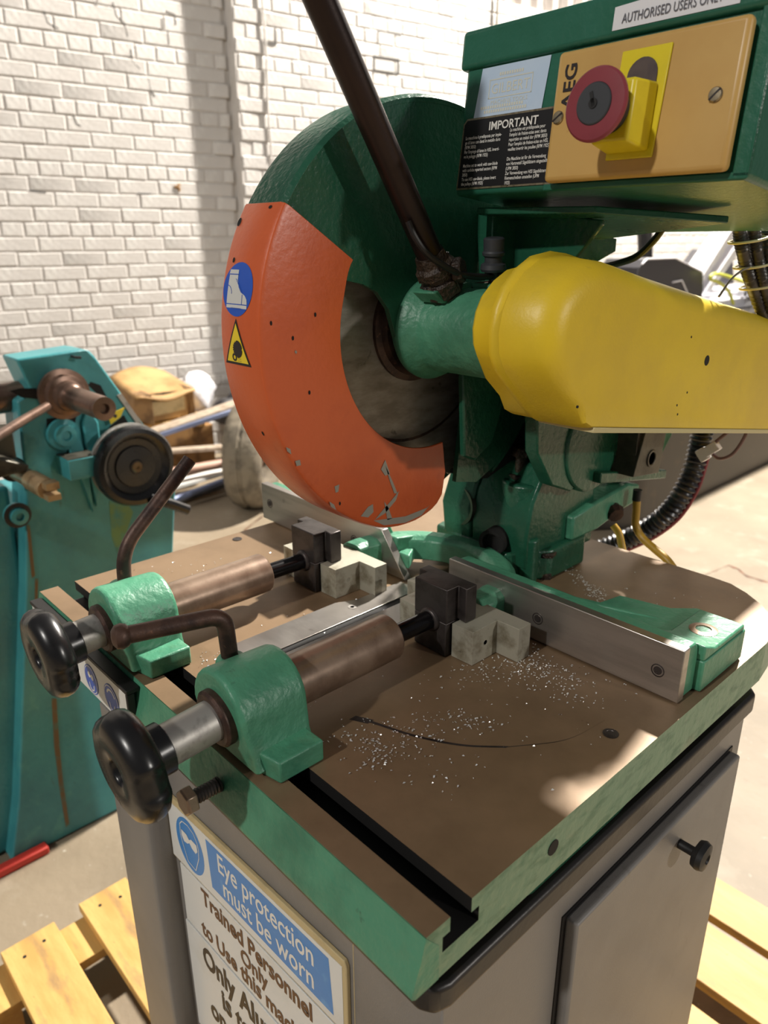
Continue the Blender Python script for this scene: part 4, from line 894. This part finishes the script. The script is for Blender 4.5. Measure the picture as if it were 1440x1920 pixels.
# ================================================================ PALLET
pal = thing('wooden_pallet', 'yellowish softwood pallet under the grey saw cabinet', 'pallet', (-.4, .5, 0))
rnd = random.Random(5); y = -.215
for i in range(9):
    wd = .097; yy = -.2145 + i * .1465
    mb = MB(W); x0 = -1.003 + rnd.uniform(-.004, .004); mb.box(x0, .205 + rnd.uniform(-.01, .01), yy, yy + wd, .121, .14)
    pb = mb.build('deck_board', 'wood', pal, bevel=.0015)
    mb = MB(W); mb.auto = 1
    for xx in (x0 + .035, x0 + .035 + .55, .16):
        for k in (.03, .068): mb.lathe((xx + rnd.uniform(-.006, .006), yy + k, .1402), (0, 0, 1), [(.0035, -.001), (.0035, .0002)], 7)
    mb.build('nail_hole', 'darkvoid', pb, each=True)
for x0 in (-.99, -.445, .10):
    mb = MB(W); mb.box(x0, x0 + .095, -.2, 1.05, .100, .1208); mb.build('stringer_board', 'wood', pal, bevel=.001)
    for yy in (-.2, .35, .93):
        mb = MB(W); mb.box(x0 + .003, x0 + .092, yy, yy + .13, .020, .0998); mb.build('pallet_block', 'wood', pal, bevel=.001)
for yy in (-.2, .37, .95):
    mb = MB(W); mb.box(-1.0, .2, yy, yy + .1, 0, .0198); mb.build('bottom_board', 'wood', pal, bevel=.001)

# ================================================================ TEAL MACHINE at the left
tm = thing('teal_machine', 'teal painted cast machine with bronze spindle and black handwheel, left of the saw', 'machine', (-1.45, .3, 0))
FX = -1.36
OUT = [(0.2436, 1.1425), (0.3713, 1.1498), (0.3908, 1.1457), (0.4004, 1.1326), (0.5009, 0.9519), (0.5528, 0.8194), (0.5266, 0.6478)]
mb = MB(W); mb.prism(OUT + [(.50, .35), (.335, .004), (.045, .004), (.085, .158), (.184, .665), (.222, .897), (.232, 1.06), (.262, 1.075)][::1], 'x', FX - .09, FX)
tb_ = mb.build('cast_frame', 'teal', tm, bevel=.006, seg=3)
mb = MB(W); mb.prism([(.12, .004), (.30, .004), (.36, .60), (.36, .80), (.26, .80)], 'x', -1.75, FX - .08); mb.build('machine_column', 'teal', tm, bevel=.01, seg=3)
mb = MB(W); mb.prism([(-.25, .004), (.10, .004), (.19, .6), (.20, .88), (-.10, .90), (-.25, .80)], 'x', FX - .30, FX - .045); mb.build('machine_base', 'teal', tm, bevel=.01, seg=3)
X = Vector((1, 0, 0))
def at(y, z, x=FX): return Vector((x, y, z))
s0 = at(.323, 1.064)
mb = MB(W); mb.lathe(s0 - X * .02, X, [(.050, -.03), (.056, -.028), (.056, .0), (.048, .001), (.048, .02), (.052, .021), (.052, .032), (.042, .034), (.040, .05), (.032, .052), (.030, .07), (.026, .072), (.023, .075), (.023, .205), (.021, .215), (.0225, .218), (.0225, .225), (.010, .2255), (.008, .215), (.0005, .215)], 36)
mb.cyl(s0 + Vector((-.06, 0, 0)), s0 + Vector((-.06, -.22, -.01)), .03); mb.build('spindle', 'spindle', tm)
r0 = at(.202, .926); rd = Vector((1, .02, .0)).normalized()
mb = MB(W); mb.lathe(r0, rd, [(.017, 0), (.017, .10), (.020, .104), (.020, .175), (.018, .18)], 28)
mb.box(r0.x + .18, r0.x + .205, r0.y - .006, r0.y + .018, r0.z + .004, r0.z + .017); mb.box(r0.x + .18, r0.x + .205, r0.y - .006, r0.y + .018, r0.z - .017, r0.z - .006)
mb.build('slotted_rod', 'brass', tm)
mb = MB(W); mb.lathe(r0 + X * .001, X, [(.026, 0), (.024, .002), (.018, .002)], 24); mb.build('rod_bore', 'darkvoid', tm)
LB = [(-1.3, 0.2677, 1.0547), (-1.22, 0.1924, 1.0504), (-1.12, 0.1077, 1.0465)]
mb = MB(W); mb.pipe([Vector(p) for p in LB], .0088, 12); mb.build('tommy_bar', 'spindle', tm)
wc = Vector((-1.27, 0.4237, 0.904))
mb = MB(W); mb.lathe(wc - X * .035, X, [(.02, -.055), (.02, 0), (.078, .004), (.087, .012), (.089, .026), (.084, .036), (.074, .038), (.066, .034), (.060, .026), (.046, .024), (.044, .028), (.016, .030), (.014, .033), (.001, .033)], 64, mod=lambda t, r, h: 1 + (.012 * math.sin(60 * t) if r > .082 else 0))
hw_ = mb.build('black_handwheel', 'plastic', tm)
mb = MB(W); mb.lathe(wc - X * .0015, X, [(.012, 0), (.010, .002), (.004, .002), (.003, -.001)], 16); mb.build('wheel_centre', 'tealrust', hw_)
mb = MB(W); mb.lathe(wc + Vector((-.045, .0, .002)), X, [(.084, 0), (.088, .006), (.088, .014), (.08, .016)], 48); mb.build('wheel_dial', 'steel', hw_)
mb = MB(W); mb.pipe([wc + Vector((0, .02, -.075)), wc + Vector((.012, .06, -.095)), wc + Vector((.01, .10, -.12))], .012, 10); mb.build('crank_grip', 'plastic', hw_)
mb = MB(W)
mb.auto = 1
for (px, r) in (((-1.35, 0.309, 0.9812), .022), ((-1.35, 0.1917, 0.8319), .017)):
    mb.lathe(Vector(px) - X * .01, X, [(r * 1.5, 0), (r * 1.5, .012), (r, .014), (r, .026), (r * .5, .027), (r * .4, .02), (.0005, .02)], 28)
mb.build('bearing_boss', 'teal', tm, each=True)
mb = MB(W); mb.lathe(Vector((-1.345, 0.1903, 0.8336)), X, [(.0265, 0), (.0265, .003), (.018, .0035), (.018, .001)], 28, cap=False); mb.build('oil_ring', 'black', tm)
HB = [[(0.2824, 1.0178), (0.2788, 0.9881), (0.2914, 0.9995), (0.3148, 1.0092), (0.3376, 0.9975), (0.3434, 1.0138)], [(0.3773, 1.0748), (0.3838, 1.0808), (0.4033, 1.0715), (0.4136, 1.0437), (0.4038, 1.0416)], [(0.4108, 0.9795), (0.4463, 0.9999), (0.4575, 0.9716), (0.4336, 0.9684), (0.4037, 0.9544)], [(0.2217, 1.0832), (0.2423, 1.0858), (0.2725, 1.0818), (0.2711, 1.0603), (0.2413, 1.0678)]]
mb = MB(W)
mb.auto = 1
for l in HB: mb.prism(l, 'x', FX, FX + .0012)
mb.build('dark_opening', 'darkvoid', tm, smooth=0, each=True)
b0 = Vector((-1.33, 0.3174, 0.9177))
mb = MB(W); mb.box(FX - .01, FX + .065, b0.y - .028, b0.y + .035, b0.z - .022, b0.z + .022); mb.build('cast_lug', 'teal', tm, bevel=.002)
mb = MB(W); mb.box(FX + .0, FX + .064, b0.y - .027, b0.y + .034, b0.z + .0222, b0.z + .0235); mb.build('lug_face', 'mot', tm)
SS = [(0.4354, 1.0448), (0.4455, 1.0481), (0.4897, 0.9646), (0.4771, 0.9655)]
mb = MB(W); mb.prism(SS, 'x', FX, FX + .006); mb.build('scale_strip', 'steel', tm)
YT = [(0.4026, 1.01), (0.4423, 1.0203), (0.43, 1.001), (0.4068, 0.9883)]
mb = MB(W); mb.prism(YT, 'x', FX + .018, FX + .020); mb.build('warning_tag', 'signy', tm, smooth=0)
mb = MB(W); mb.lathe(Vector((-1.338, 0.4178, 1.0056)), X, [(.004, 0), (.004, .0006)], 10); mb.build('tag_mark', 'ink', tm)
RB = [[(0.3166, 1.0066), (0.3368, 0.9919), (0.3491, 0.9192), (0.3458, 0.7973), (0.331, 0.8748), (0.3134, 0.9263)], [(0.3495, 1.0013), (0.3656, 1.0333), (0.3834, 0.9958), (0.3819, 0.9005), (0.3545, 0.8077), (0.3497, 0.8829)]]
mb = MB(W)
mb.auto = 1
for l in RB: mb.prism(l, 'x', FX - .002, FX + .014)
mb.build('cast_rib', 'teal', tm, bevel=.004, seg=3, each=True)
hk = Vector((-1.35, 0.3522, 1.1375))
mb = MB(W); mb.pipe([hk + Vector((-.02, 0, 0)), hk + Vector((.012, 0, 0)), hk + Vector((.014, .010, -.001))], .003, 8); mb.build('oiler_pin', 'black', tm)
ST = [[(0.1939, 0.3842), (0.204, 0.3795), (0.1919, 0.2538), (0.1859, 0.1657), (0.1812, 0.0336), (0.1726, 0.0277), (0.1747, 0.1411), (0.1806, 0.2598)], [(0.2053, 0.6809), (0.2117, 0.6788), (0.1848, 0.5394), (0.181, 0.4872), (0.1724, 0.4908)], [(0.2077, 0.8029), (0.2139, 0.8013), (0.2063, 0.6869), (0.199, 0.6829)]]
mb = MB(W)
mb.auto = 1
for l in ST: mb.prism(l, 'x', FX, FX + .0008)
mb.build('rust_streak', 'tealrust', tm, smooth=0, each=True)
SL = [(0.3874, 0.8127), (0.4209, 0.811), (0.4392, 0.7741), (0.4218, 0.7393), (0.3911, 0.6815), (0.3816, 0.724)]
mb = MB(W); mb.prism(SL, 'x', FX, FX + .0008); mb.build('oil_stain', 'slime', tm, smooth=0)
mb = MB(W); mb.box(FX - .2, FX + .05, .13, .20, .93, .99) if False else mb.box(FX + .0, FX + .03, .165, .205, .955, 1.02); mb.prism([(.13, .94), (.20, .945), (.205, .955), (.13, .99)], 'x', FX, FX + .10); mb.build('tool_rest', 'mot', tm, bevel=.003)
mb = MB(W); mb.box(-1.36, -1.335, -.12, .122, .001, .02); mb.build('red_edge_strip', 'red', tm, bevel=.003)

# ================================================================ CLUTTER by the wall
cd = [(-3.8, 1.505, 0.6377), (-3.8, 1.7044, 0.6557), (-3.8, 1.8886, 0.5492), (-3.8, 1.8527, 0.3133), (-3.8, 1.5961, 0.3563)]
card = thing('cardboard_box', 'tan open box with sagging lid, on the timber pile by the white wall', 'box', (-3.85, 1.72, .385))
mb = MB(W); mb.box(-4.05, -3.74, 1.60, 1.86, .388, .52); mb.build('box_side', 'canvas', card, bevel=.004)
mb = MB(W)
g = []
for i in range(9):
    for j in range(9):
        u, v = i / 8, j / 8; x = -4.05 + .36 * v; y = 1.53 + .36 * u
        z = .615 + .045 * math.sin(u * math.pi) - .085 * v * (1 - .25 * math.cos(u * 6)) - .02 * math.sin(u * math.pi) * v * 2
        g.append((x, y, z))
fs = [(a * 9 + b, a * 9 + b + 1, (a + 1) * 9 + b + 1, (a + 1) * 9 + b) for a in range(8) for b in range(8)]
mb.add(g, fs); mb.build('box_lid', 'canvas', card, solid=.012, smooth=60)
mb = MB(W)
mb.auto = 1
for (y0, y1) in ((1.535, 1.625), (1.845, 1.885)):
    mb.loft([[(-3.72 - .02 * k, y0, .56 - k * .04), (-3.70, y1, .555 - k * .045), (-3.74, y1, .555 - k * .045), (-4.0, y0, .60 - k * .04)] for k in range(5)])
mb.build('crumpled_flap', 'canvas_dark', card, bevel=.006, seg=3, each=True)
mb = MB(W); mb.add([(-3.738, 1.635, .42), (-3.738, 1.84, .43), (-3.738, 1.84, .515), (-3.738, 1.635, .50)], [(0, 1, 2, 3)]); mb.build('box_opening', 'signc', card, smooth=0)
mb = MB(W); mb.add([(-3.7375, 1.635, .505), (-3.7375, 1.74, .495), (-3.7375, 1.84, .52), (-3.7375, 1.84, .545), (-3.7375, 1.635, .55)], [(0, 1, 2, 3, 4)]); mb.build('box_shadow_gap', 'darkvoid', card, smooth=0)  # flat black patch, shade under the lid painted in
def plank(name, m, pts, w_, t, lab_, cat, grp=None):
    a, b = Vector(pts[0]), Vector(pts[1]); d = (b - a); L_ = d.length; d.normalize(); s = d.cross(Vector((0, 0, 1))).normalized(); u = s.cross(d)
    mb = MB(W); mb.obox((a + b) / 2, d, s, u, L_ / 2, w_ / 2, t / 2); o = mb.build(name, m, None, bevel=.002); return tag(o, lab_, cat, grp)
plank('plank', 'plank', [(-3.62, 1.42, .34), (-3.55, 2.12, .465)], .11, .022, 'grey board sloping across the tan box by the wall', 'board', 'loose boards by the wall')
plank('steel_bar', 'bluesteel', [(-3.545, 1.42, .335), (-3.485, 2.08, .445)], .02, .024, 'thin blue grey bar along the front of the sloping board', 'bar')
plank('plank', 'wood', [(-3.96, 1.45, .357), (-3.74, 1.95, .357)], .22, .04, 'yellowish board directly under the tan box', 'board', 'loose boards by the wall')
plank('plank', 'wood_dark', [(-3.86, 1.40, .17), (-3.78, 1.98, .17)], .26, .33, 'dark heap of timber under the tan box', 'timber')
plank('plank', 'plank', [(-3.55, 1.35, .29), (-3.42, 2.25, .21)], .07, .02, 'pale board sloping down towards the tyre', 'board', 'loose boards by the wall')
plank('plank', 'plank', [(-3.60, 2.02, .30), (-3.64, 2.36, .40)], .05, .02, 'narrow pale board crossing behind the tyre', 'board', 'loose boards by the wall')
plank('plank', 'signw', [(-3.40, 1.35, .10), (-3.45, 2.3, .12)], .10, .02, 'whitish board low beside the tyre', 'board', 'loose boards by the wall')
mb = MB(W); mb.pipe([(-3.42, 1.35, .185), (-3.36, 1.98, .172)], .026, 16); tag(mb.build('pipe', 'pinkpipe', None), 'dusty pink pipe lying behind the tyre', 'pipe')
mb = MB(W); mb.pipe([(-3.25, 1.30, .06), (-3.33, 1.9, .10)], .017, 14); tag(mb.build('blue_pipe', 'bluesteel', None), 'blue grey tube low on the floor behind the black handwheel', 'pipe')
mb = MB(W); mb.pipe([(-3.35, 1.40, .02), (-3.42, 2.2, .06)], .02, 14); tag(mb.build('black_pipe', 'dark', None), 'dark bar on the floor in front of the boards', 'bar')
# dark bags and a clear bag
def lump(name, m, c, r, seed, lab_, cat):
    rnd = random.Random(seed); rings = []
    for i in range(9):
        ph = math.pi * (i + .35) / 9.7; ring = []
        for k in range(16):
            t = 2 * math.pi * k / 16; q = 1 + .22 * math.sin(3 * t + seed + i) + rnd.uniform(-.10, .10)
            ring.append((c[0] + r[0] * math.sin(ph) * math.cos(t) * q, c[1] + r[1] * math.sin(ph) * math.sin(t) * q, c[2] + r[2] * (1 - math.cos(ph)) * .5))
        rings.append(ring)
    mb = MB(W); mb.loft(rings); return tag(mb.build(name, m, None, smooth=50), lab_, cat)
lump('bin_bag', 'dark', (-3.80, 2.40, .0), (.14, .20, .60), 2, 'black sack slumped by the wall behind the tyre', 'bag')
lump('bin_bag', 'dark', (-3.70, 2.10, .30), (.06, .10, .17), 9, 'small dark bundle between the tan box and the black sack', 'bag')
lump('clear_bag', 'clear', (-3.92, 2.03, .34), (.07, .10, .28), 5, 'whitish plastic bag against the wall, right of the tan box', 'bag')
lump('sacking', 'canvas_dark', (-3.50, 2.42, .0), (.07, .10, .46), 12, 'crumpled brown sacking behind the tyre', 'cloth')
# tyre lying against its axle
ty = thing('car_wheel', 'dusty worn tyre standing on the concrete behind the orange guard', 'wheel', (-3.06, 1.90, 0))
ax = Vector((math.cos(R(42)), math.sin(R(42)), -.02)).normalized(); tc_ = Vector((-3.08, 1.865, .285))
mb = MB(W); mb.lathe(tc_, ax, [(.165, -.085), (.20, -.098), (.245, -.098), (.272, -.080), (.283, -.05), (.286, -.012), (.279, -.008), (.279, .008), (.286, .012), (.283, .05), (.272, .080), (.245, .098), (.20, .098), (.165, .085), (.165, -.085)], 72, cap=False, mod=lambda t, r, h: 1 + (.010 * (1 if math.sin(40 * t + (2 if h > 0 else 0)) > 0 else -1) if r > .265 else 0))
mb.build('tyre', 'tyre', ty, smooth=50)
mb = MB(W); mb.lathe(tc_, ax, [(.168, -.08), (.155, -.06), (.15, .02), (.10, .03), (.06, .05), (.03, .055), (.001, .055)], 40); mb.build('wheel_rim', 'rim', ty)
mb = MB(W); mb.cyl(tc_ + ax * .05, tc_ + ax * .55, .03); mb.box(tc_.x + .2, tc_.x + .5, tc_.y + .25, tc_.y + .60, .18, .38); mb.build('axle', 'rim', ty)

# ================================================================ BEHIND, to the right: dark bench with things on it
mb = MB(W); mb.prism([(-1.475, 3.12), (-1.475, 7.0), (-2.3, 7.0), (-2.3, 2.75), (-1.75, 2.75), (-1.60, 2.85), (-1.50, 2.98)], 'z', 0, .98)
bench = mb.build('dark_bench', 'tray', None, bevel=.01); tag(bench, 'dark panelled bench standing on the concrete behind the saw', 'bench')
mb = MB(W); mb.prism([(3.00, 1.02), (3.03, 1.235), (3.08, 1.272), (3.36, 1.272), (3.68, 1.195), (3.71, 1.10), (3.69, .985), (3.05, .985)], 'x', -1.80, -1.60)
cw = mb.build('lamp_cowl', 'slate', None, bevel=.004); tag(cw, 'dark grey faceted hood behind the yellow belt cover', 'hood')
mb = MB(W); mb.pipe([(-1.597, 3.05, 1.250), (-1.597, 3.09, 1.272), (-1.597, 3.36, 1.272), (-1.597, 3.67, 1.198)], .004, 8); cwr = mb.build('hood_rim', 'clear', cw)
mb = MB(W); mb.pipe([(-1.596, 3.36, 1.16), (-1.596, 3.45, 1.165), (-1.596, 3.53, 1.10)], .004, 8); mb.build('hood_seam', 'clear', cw)
st = thing('black_stand', 'black steel stand with splayed legs behind the dark grey hood', 'stand', (-2.0, 3.7, .98))
for nm, q in (('a', [(-2.2, 3.34, 1.32), (-2.2, 3.40, 1.50), (-2.2, 3.55, 1.72)]), ('b', [(-2.2, 4.22, 1.0), (-2.2, 4.14, 1.38), (-2.2, 3.98, 1.72)]), ('c', [(-2.2, 3.24, 1.0), (-2.2, 3.26, 1.20), (-2.2, 3.34, 1.34)])):
    mb = MB(W); mb.pipe(spline([Vector(v) for v in q], 5), .034 if nm != 'b' else .045, 8); mb.build('stand_leg', 'black', st)
mb = MB(W); mb.box(-2.26, -2.14, 3.5, 4.05, 1.70, 1.76); mb.build('stand_top', 'black', st, bevel=.005)
cr = thing('white_crate', 'white plastic crate with a tilted ribbed lid behind the conduit bundle', 'crate', (-1.7, 4.2, .98))
CRT = [(4.0476, 1.3778), (4.181, 1.3779), (3.8886, 1.0367), (3.7287, 1.059)]
mb = MB(W); mb.prism([(3.72, 1.02), (3.80, 1.05), (4.36, 1.48), (4.28, 1.50)], 'x', -1.78, -1.70); mb.prism([(3.86, 1.03), (3.92, 1.03), (4.62, 1.50), (4.5, 1.52)], 'x', -1.76, -1.69); mb.build('crate_lid', 'clear', cr, bevel=.006)
mb = MB(W); mb.prism([(3.76, 1.04), (3.9, 1.04), (4.5, 1.48), (4.34, 1.48)], 'x', -1.84, -1.79); mb.build('lid_web', 'labelw', cr, bevel=.004)
mb = MB(W); mb.box(-2.02, -1.62, 3.76, 4.9, .982, 1.045); mb.box(-2.02, -1.66, 3.80, 4.9, 1.045, 1.075); mb.build('crate_tray', 'clear', cr, bevel=.008)
mb = MB(W); mb.prism([(4.05, 1.08), (4.35, 1.30), (4.8, 1.30), (4.9, 1.08)], 'x', -2.0, -1.95); mb.build('crate_insert', 'slate', cr, bevel=.004)
mb = MB(W)
mb.auto = 1
for k in range(7): mb.box(-1.65, -1.61, 4.25 + k * .07, 4.28 + k * .07, 1.045, 1.08 + .02 * (k % 3))
for k in range(4): mb.lathe((-1.6, 4.3 + k * .12, 1.05), (1, 0, 0), [(.03, 0), (.03, .03)], 14)
mb.build('crate_fitting', 'chrome', cr, bevel=.002, each=True)
YW = [(-1.55, 3.9817, 1.0255), (-1.55, 3.8974, 1.0958), (-1.55, 3.7669, 1.1441), (-1.55, 3.6692, 1.1634), (-1.55, 3.6693, 1.1815), (-1.55, 3.7525, 1.1866), (-1.55, 4.0392, 1.1419), (-1.55, 4.3484, 1.0781), (-1.55, 4.5942, 1.0457)]
mb = MB(W); mb.pipe(spline([Vector(v) for v in YW], 6), .0085, 8); tag(mb.build('earth_wire', 'ygwire', None), 'yellow green wire loop in front of the white crate', 'wire')

# faint cracks in the concrete
mb = MB(W)
CK = [[(-2.9322, 1.8477, 0.0), (-2.8337, 1.6656, 0.0), (-2.735, 1.5091, 0.0), (-2.7182, 1.3813, 0.0)], [(-0.9583, 2.9278, 0.0), (-0.9067, 2.9165, 0.0), (-0.8553, 2.8752, 0.0), (-0.7674, 2.876, 0.0)], [(-1.0024, 2.6426, 0.0), (-0.977, 2.786, 0.0), (-0.9583, 2.9278, 0.0)]]
mb.auto = 1
for l in CK:
    p = spline([Vector(v) for v in l], 5); mb.add([(v.x + .004 * math.sin(i * 2.1) , v.y - .007 + .006 * math.sin(i * 1.7), .0008) for i, v in enumerate(p)] + [(v.x, v.y + .007, .0008) for v in reversed(p)], [tuple(range(2 * len(p)))])
mb.build('floor_crack', 'rim', floor, smooth=0, each=True)
print('objects', len(bpy.data.objects), 'tris', sum(len(m.polygons) for m in bpy.data.meshes))
